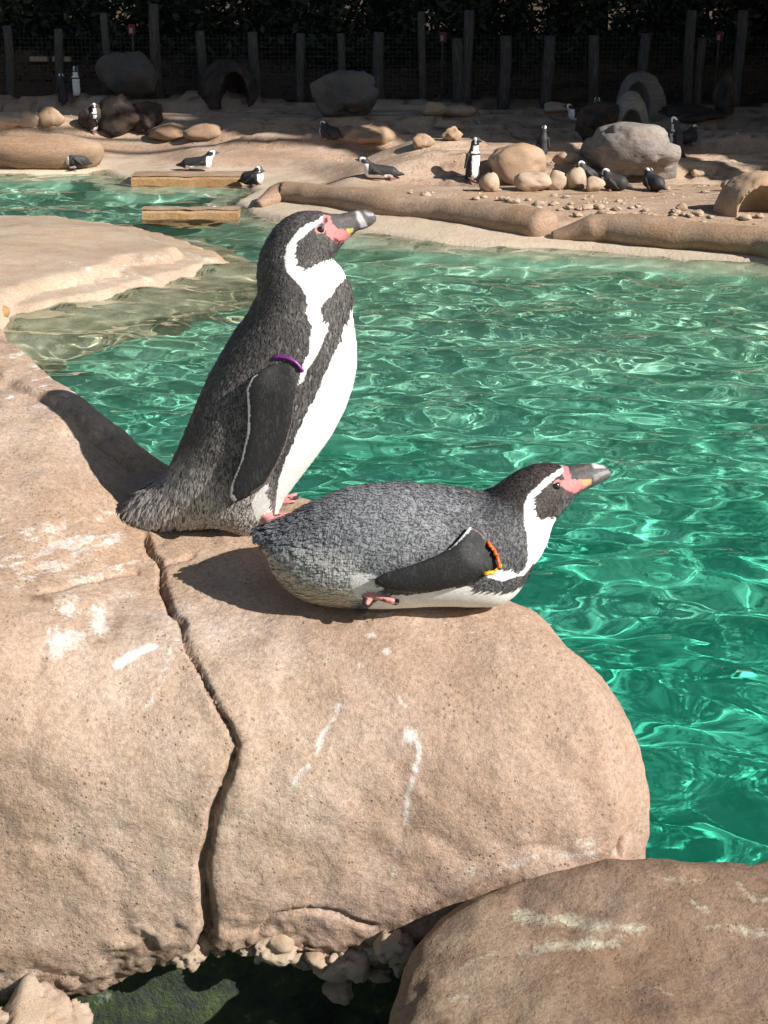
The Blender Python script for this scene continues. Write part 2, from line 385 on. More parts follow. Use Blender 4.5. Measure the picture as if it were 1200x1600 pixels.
# ochre walls of the inlet
def wall(p0, p1, zt, depth, label):
    a = at_z(*p0, 0); b = at_z(*p1, 0); d = (b - a); L = np.linalg.norm(d[:2]); n = 22
    u, w = np.meshgrid(np.linspace(0, 1, n), np.linspace(0, 1, 9))
    lo = -.5; h = .02 * fbm(np.linspace(0, 6, n), 1, 2, 3, 3)
    pr = [(0, lo), (0, zt - .03), (.03, zt), (depth - .03, zt), (depth, zt - .03), (depth, lo)]
    V = []; 
    for i, k in enumerate(np.linspace(0, 1, n)):
        for (y, z) in pr:
            q = a + d * k; V.append((q[0] + .01 * math.sin(i * 2.1 + z), q[1] + y + h[i] * .8, z + (h[i] if z > 0 else 0)))
    m = len(pr); Q = [[i * m + k, (i + 1) * m + k, (i + 1) * m + k + 1, i * m + k + 1] for i in range(n - 1) for k in range(m - 1)]
    Q += [[0, 1, 4, 5], [1, 2, 3, 4], [(n - 1) * m + 5, (n - 1) * m + 4, (n - 1) * m + 1, (n - 1) * m], [(n - 1) * m + 4, (n - 1) * m + 3, (n - 1) * m + 2, (n - 1) * m + 1]]
    w_ = tag(mesh('low_wall', V, Q, M_ORANGE, smooth=False), label, 'wall')
    CV, CQ = gridmesh(*np.meshgrid(np.linspace(a[0] - .02, b[0] + .02, 30), np.linspace(a[1] + .02, a[1] + depth + .03, 8)), np.zeros((8, 30))); CV[:, 2] = zt + .012 + .02 * fbm(CV[:, 0] * 5, CV[:, 1] * 5, 0, 3, 9)
    CV2 = CV.copy(); CV2[:, 2] = zt - .03; mesh('coping', np.concatenate([CV, CV2]), np.concatenate([CQ, CQ[:, ::-1] + len(CV)]), M_KERB, w_)
wall((222, 343), (372, 343), .11, .3, 'low ochre wall of a spit in the water left of the standing penguin\'s head')
wall((205, 291), (378, 291), .13, .6, 'low ochre wall under the resting white breasted penguin across the water')

# ------------------------------------------------------------------ near rocks
def rounded(a, b, Rr):
    a = a + Rr; b = b + Rr
    return np.minimum(np.maximum(a, b), 0) + np.sqrt(np.maximum(a, 0) ** 2 + np.maximum(b, 0) ** 2) - Rr
def subdiv(V, Q):
    """split every quad in four (linear) for finer carving"""
    E = np.concatenate([Q[:, [k, (k + 1) % 4]] for k in range(4)]); E.sort(1)
    key = E[:, 0] * np.int64(len(V)) + E[:, 1]; uq, inv = np.unique(key, return_inverse=True)
    ea, eb = uq // len(V), uq % len(V); n = len(V); m = len(Q)
    inv = inv.reshape(4, m) + n; cen = np.arange(m) + n + len(uq)
    V2 = np.concatenate([V, (V[ea] + V[eb]) / 2, V[Q].mean(1)])
    Q2 = np.concatenate([np.stack([Q[:, k], inv[k], cen, inv[(k + 3) % 4]], 1) for k in range(4)])
    return V2, Q2
def smooth(V, Q, it=1, f=.5):
    for _ in range(it):
        A = np.zeros_like(V); c = np.zeros(len(V))
        for k in range(4):
            np.add.at(A, Q[:, k], V[Q[:, (k + 1) % 4]]); np.add.at(c, Q[:, k], 1)
            np.add.at(A, Q[:, k], V[Q[:, (k + 3) % 4]]); np.add.at(c, Q[:, k], 1)
        V = V + f * (A / c[:, None] - V)
    return V

PLAN = [(-2.4, 4.6), (-1.5, 4.3), (-.95, 3.42), (-.70, 3.02), (-.53, 2.84), (-.36, 2.74), (-.14, 2.70), (.06, 2.62), (.22, 2.52), (.33, 2.40),
        (.395, 2.28), (.405, 2.16), (.35, 2.09), (.1, 2.06), (-.3, 2.05), (-.9, 2.02), (-2.4, 2.0)]
def main_top(X, Y):
    z = 2.166 + .18 * (Y - 2.54) + .10 * sstep(.3, .75, -X) - .25 * np.maximum(X - .12, 0) ** 1.5
    z = z + .03 * sstep(.1, .25, .12 * fbm(X * 3, Y * 3, 1, 3, 2) + .18 + .0 * X) * sstep(.38, .6, -X)
    return z
h = .0095; lo = (-1.35, 1.94, 1.42); hi = (.52, 3.75, 2.62)
ax = axes(lo, hi, h); X2, Y2 = np.meshgrid(ax[0], ax[1], indexing='ij')
d2 = sdpoly(X2, Y2, PLAN); zt = main_top(X2, Y2)
Rr = np.clip(.04 + .2 * sstep(2.75, 2.35, Y2) + .0 * X2, .06, .22) * (1 - .25 * sstep(.1, -.5, X2))
Z = ax[2][None, None, :]
bulge = .02 * sstep(2.1, 1.75, Z) - .05 * sstep(1.68, 1.48, Z)
G = rounded(d2[..., None] - bulge, Z - zt[..., None], Rr[..., None])
bx = np.interp(X2[:, 0], [-1.4, -.62, -.48, -.36, -.26, -.12, 0, .1, .3, .6], [1.52, 1.525, 1.54, 1.60, 1.632, 1.628, 1.60, 1.64, 1.70, 1.6])
N3 = .02 * fbm(X2 * 30, Y2 * 30, 3, 4, 9)
zb = bx[:, None] + 1.2 * N3 - .16 * (Y2 - 2.06)
G = np.maximum(G, (zb[..., None] - Z) * .9).astype(np.float32)
V, Q = nets(G, lo, h); V = smooth(V, Q, 2)
V, Q = subdiv(V, Q); V = smooth(V, Q, 1); N = vnorm(V, Q)
V = V + N * (.007 * fbm(V[:, 0] * 9, V[:, 1] * 9, V[:, 2] * 9, 3, 24) - .0035 * sstep(.12, .0, np.abs(fbm(V[:, 0] * 3.1, V[:, 1] * 3.1, V[:, 2] * 3.1, 4, 29))) + .020 * fbm(V[:, 0] * 4, V[:, 1] * 4, V[:, 2] * 4, 4, 21) + .004 * fbm(V[:, 0] * 28, V[:, 1] * 28, V[:, 2] * 28, 4, 31))[:, None]
N = vnorm(V, Q)
px, py = to_px(V); front = (N * (CAM - V)).sum(1) > 0
jx = px + 9 * fbm(V[:, 0] * 25, V[:, 1] * 25, V[:, 2] * 25, 3, 41); jy = py + 9 * fbm(V[:, 0] * 25, V[:, 1] * 25, V[:, 2] * 25, 3, 47)
CR = [(228, 838), (240, 865), (255, 885), (252, 912), (262, 945), (280, 975), (288, 1003), (307, 1030), (320, 1070), (340, 1105), (358, 1140), (367, 1165),
      (362, 1195), (347, 1240), (332, 1280), (322, 1320), (316, 1360), (322, 1410), (324, 1450), (318, 1490)]
cd = pdist(jx, jy, CR, False); wid = np.interp(py, [830, 960, 1010, 1100, 1180, 1260, 1400, 1480], [2.6, 3.2, 2, 2.3, 3.8, 5.6, 7.2, 9])
carve = np.where(front, np.exp(-(cd / wid) ** 2 * 1.1), 0)
for line, w_, dep in (([(255, 885), (285, 872), (300, 866)], 2.5, .3), ([(400, 1462), (430, 1432), (485, 1420), (530, 1432), (565, 1450), (590, 1452)], 2.6, .5),
                      ([(60, 925), (100, 915), (150, 905), (215, 895)], 2.5, .25), ([(0, 590), (60, 622), (110, 640), (150, 690), (205, 735)], 3.2, .4), ([(970, 1318), (968, 1338)], 2.6, .7),
                      ([(368, 1165), (392, 1150)], 2, .3), ([(130, 655), (170, 690), (205, 722)], 3, .3)):
    carve = np.maximum(carve, np.where(front, dep * np.exp(-(pdist(jx, jy, line, False) / w_) ** 2), 0))
# right lip of the crack stands a little proud
side = np.where(front, np.exp(-((px - np.interp(py, [q[1] for q in CR], [q[0] for q in CR]) - 22) / 22) ** 2) * sstep(840, 900, py), 0)
slab = np.where(front, sstep(-3, 4, np.interp(px, [-400, 0, 60, 110, 150, 215], [520, 590, 622, 640, 690, 742]) - py) * sstep(240, 190, px), 0)
V = V - N * (.034 * carve - .0035 * side)[:, None] + np.array([0, 0, .007]) * slab[:, None]
V = np.where(sstep(.02, .12, carve)[:, None] > 0, smooth(V, Q, 3), V)
# crumbling lower edge
edge = sstep(700, 620, px) * sstep(80, 0, np.interp(px, [0, 140, 190, 330, 430, 520, 640, 740], [1562, 1548, 1495, 1475, 1482, 1500, 1440, 1385]) - py) * front
V = V + N * (.018 * edge * (fbm(V[:, 0] * 38, V[:, 1] * 38, V[:, 2] * 38, 3, 77) - .15))[:, None]
def blob(x, y, rx, ry, s=1.): return s * np.exp(-(((px - x) / rx) ** 2 + ((py - y) / ry) ** 2))
def stroke(pts, w, s=1.): return s * np.exp(-(pdist(jx, jy, pts, False) / w) ** 2)
st = [blob(98, 1005, 38, 34, .95), blob(108, 950, 28, 32, .85), blob(155, 965, 22, 44, .85), blob(190, 930, 30, 22, .6), stroke([(181, 1040), (200, 1025), (240, 1010)], 8, 1.2),
      blob(240, 962, 16, 9, .75), stroke([(275, 1000), (262, 1040), (240, 1090), (225, 1112)], 10, .62), stroke([(398, 965), (400, 1000), (385, 1030)], 12, .55),
      stroke([(560, 975), (575, 958)], 7, .75), stroke([(590, 965), (612, 960)], 6, .8), blob(580, 993, 14, 6, .9), blob(604, 1017, 8, 8, 1), blob(562, 1040, 6, 10, .75),
      stroke([(622, 1090), (638, 1105)], 6, .85), stroke([(532, 1105), (505, 1150), (490, 1180)], 7, .85), stroke([(480, 1195), (460, 1228)], 7, .8),
      blob(640, 1150, 17, 15, 1.15), stroke([(650, 1160), (658, 1175), (652, 1205)], 6, 1.), stroke([(650, 1215), (637, 1240), (632, 1285)], 6, .9), stroke([(622, 1320), (617, 1370)], 5, .55),
      blob(740, 960, 16, 5, .8), blob(772, 964, 10, 4, .8), blob(697, 973, 7, 4, .7), blob(738, 988, 8, 4, .8), blob(610, 1085, 6, 6, .5),
      stroke([(700, 1400), (745, 1372), (800, 1352), (890, 1332), (970, 1335)], 11, .62), blob(915, 1318, 34, 16, .75), blob(735, 1360, 26, 14, .55), blob(330, 1000, 8, 5, .5),
      stroke([(0, 842), (60, 826), (150, 808), (215, 795)], 12, .5),
      blob(85, 842, 30, 12, .7), blob(250, 878, 26, 7, .6), stroke([(155, 800), (190, 803)], 6, .7), blob(60, 1520, 60, 10, .55), blob(100, 1525, 26, 8, .6),
      stroke([(40, 635), (100, 680), (150, 800)], 6, .45), stroke([(0, 560), (50, 590), (90, 625)], 7, .5), blob(95, 795, 12, 5, .6), blob(0, 1150, 10, 8, .8), blob(8, 1330, 10, 16, .7)]
for i in range(60):
    st.append(blob(random.uniform(20, 1000), random.uniform(960, 1460), random.uniform(2, 6), random.uniform(2, 5), random.uniform(.35, .65)))
ang = .22; uu = px * math.cos(ang) - py * math.sin(ang); vv = px * math.sin(ang) + py * math.cos(ang) + 14 * fbm(px * .006, py * .006, 0, 2, 51)
lay = fbm(uu * .011, vv * .12, 0, 4, 61) + .8 * fbm(uu * .03, vv * .34, 0, 3, 66)
st.append(np.clip(.42 + 1.0 * lay, .1, .78) * np.exp(-((px - 70) / 190) ** 4 - ((py - 868) / 62) ** 4))
st.append(np.clip(.3 + 1.5 * lay, 0, .85) * np.exp(-((px - 60) / 110) ** 4 - ((py - 590) / 60) ** 4))
stain = np.where(front, np.clip(.86 * np.max(st, 0), 0, 1.), 0)
dirt_shade = np.where(front, np.clip(np.exp(-(cd / (wid * 2.6)) ** 2) * .9 * sstep(0, 12, px - np.interp(py, [q[1] for q in CR], [q[0] for q in CR]) + 12)
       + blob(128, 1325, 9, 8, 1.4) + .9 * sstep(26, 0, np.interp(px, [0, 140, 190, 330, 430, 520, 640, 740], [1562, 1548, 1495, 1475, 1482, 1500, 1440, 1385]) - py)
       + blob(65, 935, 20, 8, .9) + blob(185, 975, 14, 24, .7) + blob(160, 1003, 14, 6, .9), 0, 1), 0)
boulder = tag(mesh('boulder', V, Q, M_MAIN, attrs={'stain': stain, 'dirt_shade': dirt_shade}), 'huge tan boulder with a long dark crack, carrying the two near penguins', 'rock')
MAINV = V

def sdf_rock(name, plan, top, Rr, lo, hi, h, mat, noise, bottom=None, attrs_fn=None, bul=0):
    ax = axes(lo, hi, h); X2, Y2 = np.meshgrid(ax[0], ax[1], indexing='ij'); Z = ax[2][None, None, :]
    G = rounded(sdpoly(X2, Y2, plan)[..., None] - bul * sstep(hi[2], lo[2], Z), Z - top(X2, Y2)[..., None], Rr)
    if bottom is not None: G = np.maximum(G, bottom - Z)
    V, Q = nets(G, lo, h); V = smooth(V, Q, 2); N = vnorm(V, Q)
    V = V + N * sum(a * fbm(V[:, 0] * f, V[:, 1] * f, V[:, 2] * f, 4, int(f)) for a, f in noise)[:, None]
    return mesh(name, V, Q, mat, attrs=attrs_fn(V, Q) if attrs_fn else None)
def low_attrs(V, Q):
    N = vnorm(V, Q); x, y = to_px(V); f = (N * (CAM - V)).sum(1) > 0
    jx_ = x + 10 * fbm(V[:, 0] * 20, V[:, 1] * 20, 0, 3, 5); jy_ = y + 10 * fbm(V[:, 0] * 20, V[:, 1] * 20, 0, 3, 6)
    S_ = lambda p, w, s: s * np.exp(-(pdist(jx_, jy_, p, False) / w) ** 2)
    s = np.max([S_([(810, 1432), (870, 1440), (950, 1445), (1000, 1450)], 15, .85), S_([(810, 1485), (880, 1480), (960, 1472)], 14, .85), S_([(720, 1515), (750, 1495), (780, 1485)], 6, .65),
                S_([(1040, 1372), (1100, 1375)], 6, .65), S_([(1080, 1410), (1105, 1425)], 8, .7), S_([(1160, 1380), (1180, 1410), (1200, 1400)], 12, .7), S_([(1110, 1445), (1200, 1455)], 12, .75),
                S_([(950, 1545), (1010, 1540), (1060, 1548)], 7, .6), S_([(700, 1570), (730, 1560)], 7, .7), S_([(1000, 1410), (1020, 1415)], 7, .6), S_([(700, 1395), (780, 1352), (900, 1340)], 6, .6),
                S_([(850, 1520), (900, 1524)], 5, .5), S_([(1120, 1355), (1190, 1362)], 5, .5)], 0)
    d = np.clip(S_([(690, 1600), (660, 1560), (690, 1500)], 30, .8) + S_([(900, 1425), (960, 1432)], 6, .5) + S_([(820, 1492), (900, 1488)], 4, .8) + S_([(860, 1452), (900, 1455)], 3, .9), 0, 1)  # broad first stroke paints the shade down the left side
    return {'stain': np.where(f, s * .82, 0), 'dirt_shade': np.where(f, d, 0)}
lowp = [(.0, 1.2), (.005, 1.80), (.035, 1.94), (.11, 2.03), (.24, 2.085), (.45, 2.1), (.75, 2.1), (1.6, 2.02), (1.6, 1.2)]
low = tag(sdf_rock('boulder', lowp, lambda X, Y: 1.80 - .24 * (2.06 - Y) - .05 * np.maximum(.3 - X, 0) + .02 * fbm(X * 3, Y * 8, 0, 3, 8), .085,
          (-.03, 1.25, 1.05), (1.5, 2.2, 1.92), .0085, M_LOW, [(.022, 5), (.010, 14), (.004, 45)], None, low_attrs, .04),
          'brown boulder with pale streaks on top, filling the lower right corner', 'rock')
mossy = tag(sdf_rock('boulder', [(-2.4, 2.25), (-.9, 2.14), (-.6, 2.10), (-.3, 2.10), (.0, 2.16), (.35, 2.35), (.40, 2.6), (-.4, 3), (-.9, 3.9), (-2.4, 4.2)], lambda X, Y: 1.63 + 0 * X, .05,
          (-1.6, 2.0, -1.1), (.5, 3.9, 1.75), .02, M_MOSS, [(.05, 5), (.03, 14)]), 'dark mossy rock in the shaded hollow under the cracked boulder', 'rock')
# near ground the low rocks stand on
V, Q = gridmesh(*np.meshgrid(np.linspace(-3, 3, 60), np.linspace(-2.5, 2.3, 50)), np.zeros((50, 60))); V[:, 2] = 1.16 + .05 * fbm(V[:, 0] * 3, V[:, 1] * 3, 0, 4, 2)
tag(mesh('shore_ground', V, Q, M_MOSS), kind='structure')

def pebble_mesh(name, s, mat, flat=.7, rough=.16, n=12, ang=0.):
    """irregular stone: deformed sphere with knocked-off faces"""
    u, v = np.meshgrid(np.linspace(0, 2 * np.pi, 2 * n, endpoint=False), np.linspace(0, np.pi, n + 1))
    D = np.stack([np.cos(u) * np.sin(v), np.sin(u) * np.sin(v), np.cos(v)], -1).reshape(-1, 3)
    r = 1 + rough * 2.2 * fbm(D[:, 0] * 1.3 + s, D[:, 1] * 1.3, D[:, 2] * 1.3, 4, int(s) % 97) + rough * .5 * np.abs(fbm(D[:, 0] * 4 + s, D[:, 1] * 4, D[:, 2] * 4, 4, int(s) % 89))
    rg = np.random.default_rng(int(s * 13) + 5)
    for _ in range(9):
        d = rg.normal(size=3); d /= np.linalg.norm(d); k = .72 + .2 * rg.random(); p = (D * d).sum(1) * r
        r = np.where(p > k, r * (k + (p - k) * .25) / np.maximum(p, 1e-6), r)
    V = D * r[:, None]; V[:, 2] *= flat; V[:, 2] -= V[:, 2].min()
    Q = [[i * 2 * n + k, (i + 1) * 2 * n + k, (i + 1) * 2 * n + (k + 1) % (2 * n), i * 2 * n + (k + 1) % (2 * n)] for i in range(n) for k in range(2 * n)]
    V /= V[:, 2].max()
    V[:, 0] /= np.ptp(V[:, 0]); V[:, 1] /= np.ptp(V[:, 1]); me = mesh(name, V, Q, mat); m = me.data; bpy.data.objects.remove(me); return m
def put_stone(name, me, x0, x1, y0, y1, label, cat='stone', group=None, depth=.8, rz=0, sink=.08):
    """one stone whose foot stands on the terrain and whose size is taken from its width and height"""
    b = on_ground((x0 + x1) / 2, y1); sc = b[1] / F
    o = link(name, me); w = (x1 - x0) * sc; hh = (y1 - y0) * sc
    o.scale = (w, w * depth, hh * 1.05); o.location = (b[0], b[1] + w * depth * .35, b[2] - hh * sink); o.rotation_euler = (0, 0, rz)
    return tag(o, label, cat, group)

# crumbled pieces under the boulder's broken edge
chunks = [(425, 1468, 2.07, .055), (500, 1505, 2.06, .05), (555, 1510, 2.05, .055), (610, 1475, 2.04, .045), (580, 1468, 2.08, .04), (385, 1475, 2.07, .03), (470, 1500, 2.09, .035), (50, 1590, 2.0, .08), (110, 1590, 2.02, .05), (300, 1480, 2.07, .045), (10, 1600, 1.98, .05), (265, 1478, 2.07, .03), (525, 1540, 2.08, .035), (592, 1522, 2.06, .03), (560, 1488, 2.07, .032), (625, 1500, 2.05, .026), (455, 1482, 2.08, .03), (350, 1482, 2.08, .028)]
lab = ['flaked pale chunk at the foot of the long crack, right of it', 'crumbling pale lump left of centre under the broken rim', 'knobbly pale lump hanging over the dark hollow', 'pale ragged lump beside the dark shadow of the low boulder',
       'small pale flake just under the curved rim crack', 'small flake left of the curved rim crack', 'small lump tucked behind the crumbling pale lumps', 'pale broken chunk in the lower left corner', 'small broken chunk beside the mossy hollow at lower left',
       'tan flake directly below the end of the long crack', 'tan chunk at the very left edge of the bottom', 'small tan flake left of the crack\'s end', 'lowest pale lump hanging into the dark hollow', 'small pale lump right of the lowest one', 'pale flake between the two largest lumps under the rim', 'small pale flake nearest the low streaked boulder', 'small pale flake right of the large flaked chunk', 'small tan flake just right of the crack\'s end']
for i, ((x, y, Y, s), l_) in enumerate(zip(chunks, lab)):
    o = link('rock_chunk', pebble_mesh('rock_chunk', 3.1 * i + 40, M_PALE, .8, .62, 26)); p = at_y(x, y, Y)
    o.scale = (s * 1.6, s * 1.5, s * 1.1); o.location = p - np.array([0, 0, s * .5]); o.rotation_euler = (random.uniform(-.4, .4), random.uniform(-.4, .4), random.uniform(0, 6)); tag(o, l_, 'rock', 'crumbled pieces along the broken rim')

# pale flat island at left
ISL = [at_z(x, y, .2)[:2] for x, y in [(-260, 345), (-60, 334), (95, 337), (200, 357), (286, 386), (262, 396), (190, 403), (182, 416), (120, 428), (62, 440), (22, 452), (0, 470), (-120, 520), (-400, 560), (-500, 400)]]
SHF = [at_z(x, y, .0)[:2] for x, y in [(-300, 350), (95, 348), (230, 368), (345, 408), (300, 425), (180, 460), (90, 478), (20, 490), (-80, 540), (-500, 640), (-600, 400)]]
ix, iy = np.meshgrid(np.arange(-8.5, -.9, .028), np.arange(11.4, 20.2, .032))
n_ = .07 * fbm(ix * 6, iy * 6, 0, 3, 6)
da = sdpoly(ix, iy, ISL) + n_; db = sdpoly(ix, iy, SHF) + n_
shelf = np.where(db < 0, np.minimum(.16, .07 - db * .12), np.where(db < .17, .07 - db, np.maximum(-1.05, -.10 - (db - .17) * .4 - 1.6 * np.maximum(db - .5, 0)))) + .02 * fbm(ix * 2, iy * 9, 0, 4, 12) * sstep(1.2, .0, db)
topz = .22 + .10 * sstep(0, -1.6, da) + .03 * fbm(ix * .8, iy * 1.6, 0, 3, 3) - .05 * sstep(.0, -.1, -da)
iz = np.where(da < 0, topz - .06 * np.exp(-(da / .06) ** 2), shelf)
V, Q = gridmesh(ix, iy, iz); x, y = to_px(V)
sti = np.max([.55 * np.exp(-(pdist(x, y + 4 * fbm(V[:, 0] * 8, V[:, 1] * 8, 0, 2, 1), p, False) / w) ** 2) for p, w in (([(185, 420), (230, 408), (260, 402)], 7), ([(60, 452), (150, 442), (200, 432)], 4), ([(110, 410), (140, 420)], 8), ([(200, 425), (240, 440)], 5), ([(290, 395), (340, 410)], 5))], 0)
isl = tag(mesh('rock_island', V, Q, M_ISLE, attrs={'stain': sti, 'dirt_shade': 0 * sti + .5 * np.exp(-(pdist(x, y, [(0, 355), (40, 350), (65, 353)], False) / 2.5) ** 2)}), 'flat pale rock slab lying in the water at left, ragged front edge', 'rock'); isl.cycles.is_caustics_receiver = True
b = at_z(2, 482, .08); o = link('stone', pebble_mesh('stone', 8, M_ORANGE, .8)); o.scale = (.42, .35, .16); o.location = (b[0] - .1, b[1], -.03); tag(o, 'small ochre rock at the left edge between slab and boulder', 'rock')

# ------------------------------------------------------------------ the two near penguins
def to_plane(pts, Y0, zc=None, zs=1.):
    p = np.array([at_y(x, y, Y0) for x, y in pts])[:, [0, 2]]
    if zc is not None: p[:, 1] = zc + (p[:, 1] - zc) * zs
    return p
def poisson(mask, h, c=2.4, it=900):
    u = np.zeros(mask.shape); om = 1.94
    ii, jj = np.indices(mask.shape); red = mask & ((ii + jj) % 2 == 0); blk = mask & ((ii + jj) % 2 == 1)
    for _ in range(it):
        for m in (red, blk):
            nb = np.zeros_like(u); nb[1:-1, 1:-1] = u[:-2, 1:-1] + u[2:, 1:-1] + u[1:-1, :-2] + u[1:-1, 2:]
            u[m] += om * ((nb[m] + c * h * h) / 4 - u[m])
    return u
def capsule(X, Y, Z, a, b, r0, r1, sz=1.):
    a = np.array(a); b = np.array(b); e = b - a; l = e @ e
    t = np.clip(((X - a[0]) * e[0] + (Y - a[1]) * e[1] + (Z - a[2]) * e[2]) / l, 0, 1)
    return np.sqrt((X - a[0] - t * e[0]) ** 2 + (Y - a[1] - t * e[1]) ** 2 + ((Z - a[2] - t * e[2]) * sz) ** 2) - (r0 + (r1 - r0) * t)

def near_penguin(name, label, Y0, base_px, D, h=.0023):
    zc = D.get('zc'); zs = D.get('zs', 1.)
    if zc is not None: zc = at_y(600, zc, Y0)[2]
    pl = lambda pts, dy=0.: to_plane(pts, Y0 - dy, zc, zs)
    fy = D['fy']
    out = pl(D['outline']); lo2 = out.min(0) - .03; hi2 = out.max(0) + .03
    xs = np.arange(lo2[0], hi2[0], h); zs_ = np.arange(lo2[1], hi2[1], h); X, Z = np.meshgrid(xs, zs_, indexing='ij')
    m = inside(X, Z, out); d = pdist(X, Z, out); u = poisson(m, h, D.get('c', 2.3)); u = np.where(m, u, -.06 * d)
    wf = D.get('wf', .92); hb = wf * np.sqrt(np.maximum(u, 0))
    ys = np.arange(-hb.max() - .05, hb.max() + .05, h); Y = ys[None, :, None]; aY = np.abs(Y)
    Gb = (Y ** 2 / wf ** 2 - u[:, None, :]) / .1
    fo = pl(D['flipper'], fy); fm = inside(X, Z, fo); fd = pdist(X, Z, fo); hmx = hb[fm].max()
    sh = pl([D['shoulder']], fy)[0]; prog = np.clip(np.hypot(X - sh[0], Z - sh[1]) / D.get('flen', .2), 0, 1.2)
    yk = D.get('yk', .45); yf = hb * yk + hmx * (1 - yk) + .0075 + D.get('lift', .012) * prog - .014 * sstep(.22, 0, prog)
    th = .0062 * (1 - np.exp(-fd / .007)) + .001
    Gf = np.where(fm[:, None, :], np.abs(aY - yf[:, None, :]) - th[:, None, :], np.sqrt(fd[:, None, :] ** 2 + np.maximum(np.abs(aY - yf[:, None, :]) - .001, 0) ** 2))
    G = np.minimum(Gb, Gf)
    feet = np.full(G.shape, 9., np.float32); XX = X[:, None, :]; ZZ = Z[:, None, :]
    for (a, b_, ya, yb, r0, r1) in D['toes']:
        A = pl([a], ya)[0]; B = pl([b_], yb)[0]
        feet = np.minimum(feet, capsule(XX, aY, ZZ, (A[0], ya, A[1]), (B[0], yb, B[1]), r0, r1, 1.5))
    G = np.minimum(G, feet).astype(np.float32)
    o = np.array([xs[0], ys[0], zs_[0]]); V, Q = nets(G, o, h); V = smooth(V, Q, 2, .5); N = vnorm(V, Q)
    # which component does a vertex belong to
    ci = np.clip(((V - o) / h).round().astype(int), 0, np.array(G.shape) - 1)
    gb = Gb[ci[:, 0], ci[:, 1], ci[:, 2]]; gf = Gf[ci[:, 0], ci[:, 1], ci[:, 2]]; gt = feet[ci[:, 0], ci[:, 1], ci[:, 2]]
    comp = np.argmin(np.stack([gb, gf, gt]), 0)
    x, z = V[:, 0].copy(), V[:, 2].copy(); sc = Y0 / F / .95
    ppx, ppy = to_px(np.stack([x, Y0 - np.abs(V[:, 1]), z], 1))
    jx = ppx + 2.4 * fbm(V[:, 0] * 130, V[:, 1] * 130, V[:, 2] * 130, 2, 3); jz = ppy + 2.4 * fbm(V[:, 0] * 130, V[:, 1] * 130, V[:, 2] * 130, 2, 13)
    col = np.tile(np.array(D['dark']), (len(V), 1)); speck = np.full(len(V), D['speck0'])
    def paint(poly, c, s=0., soft=0., jit=True, w=1.):
        a, b_ = (jx, jz) if jit else (ppx, ppy)
        k = (sdpoly(a, b_, poly) < 0).astype(float) if not soft else sstep(soft, -soft, sdpoly(a, b_, poly))
        k = k * w * (comp == 0); col[:] = col * (1 - k[:, None]) + np.array(c) * k[:, None]; speck[:] = speck * (1 - k) + s * k
    for args in D['paint']: paint(*args)
    rip = sstep(10, -14, sdpoly(ppx, ppy, D['ripple'])) * (comp == 0)
    fl = comp == 1; col[fl] = (.020, .019, .019); speck[fl] = .18
    we = pdist(ppx, ppy, D['white_edge'], False) < D.get('ew', 3.0); col[fl & we] = (.72, .70, .67)
    we = pdist(ppx, ppy, D['front_edge'], False) < 1.2; col[fl & we] = (.16, .12, .11)
    ft = comp == 2; sp = fbm(V[:, 0] * 90, V[:, 1] * 90, V[:, 2] * 90, 2, 5) > .12
    col[ft] = (.55, .24, .22); col[ft & sp] = (.06, .035, .035); speck[ft] = 0
    root = empty(name, at_y(*base_px, Y0)); base = np.array(root.location); tag(root, label, 'penguin', 'penguins on the near boulder')
    mat = D['mat']; off = np.array([0, Y0, 0]); Vw = V + off
    mesh('body', Vw - base, Q, mat, root, col=col, attrs={'speck': speck, 'rip': rip})
    # plumage: thousands of small overlapping feathers lying along the body
    rg = np.random.default_rng(11); face = sdpoly(ppx, ppy, D['nofeather']) < 0
    bare = face | (comp != 0)
    dark_ = col.mean(1) < .62
    cand = np.flatnonzero(~bare & (gb < .02) & dark_); n = D.get('nf', 15000); pick = rg.choice(cand, n)
    fx, fz = D['flow']; tailp = pl([D['tail']])[0]; headp = pl([D['head']])[0]
    T = np.zeros((n, 3)); v = V[pick]; nr = N[pick]
    T[:, 0] = fx; T[:, 2] = fz
    hw = sstep(.16, .08, np.hypot(v[:, 0] - headp[0], v[:, 2] - headp[1])); T[:, 0] = T[:, 0] * (1 - hw) + D['hflow'][0] * hw; T[:, 2] = T[:, 2] * (1 - hw) + D['hflow'][1] * hw
    tw = sstep(.15, .0, np.hypot(v[:, 0] - tailp[0], v[:, 2] - tailp[1]))
    T += rg.normal(0, .16, (n, 3)); T -= nr * (T * nr).sum(1)[:, None]; T /= np.linalg.norm(T, axis=1)[:, None] + 1e-9
    B = np.cross(nr, T); L = (.0075 + .004 * rg.random(n)) * (1 - .45 * hw) * (1 + D['tailgrow'] * tw); wd = .0026 * (1 + .35 * rg.random(n)) * (1 - .3 * hw) * (1 + .5 * tw)
    b0 = v + nr * .0002
    lift = (.0005 + .0006 * rg.random(n)) * (1 + 5.0 * tw)
    P0 = b0 - B * wd[:, None] * .5; P1 = b0 + B * wd[:, None] * .5
    mid = b0 + T * (L * .65)[:, None] + nr * lift[:, None]; P2 = mid + B * wd[:, None] * .6; P3 = mid - B * wd[:, None] * .6
    tip = b0 + T * L[:, None] + nr * (lift * .9)[:, None]; P4 = tip + B * wd[:, None] * .12; P5 = tip - B * wd[:, None] * .12
    FV = np.stack([P0, P1, P2, P3, P4, P5], 1).reshape(-1, 3); k = np.arange(n)[:, None] * 6
    FQ = np.concatenate([k + [3, 2, 1, 0], k + [5, 4, 2, 3]])
    fc = col[pick] * rg.uniform(.9, 1.1, n)[:, None]; s_ = speck[pick]
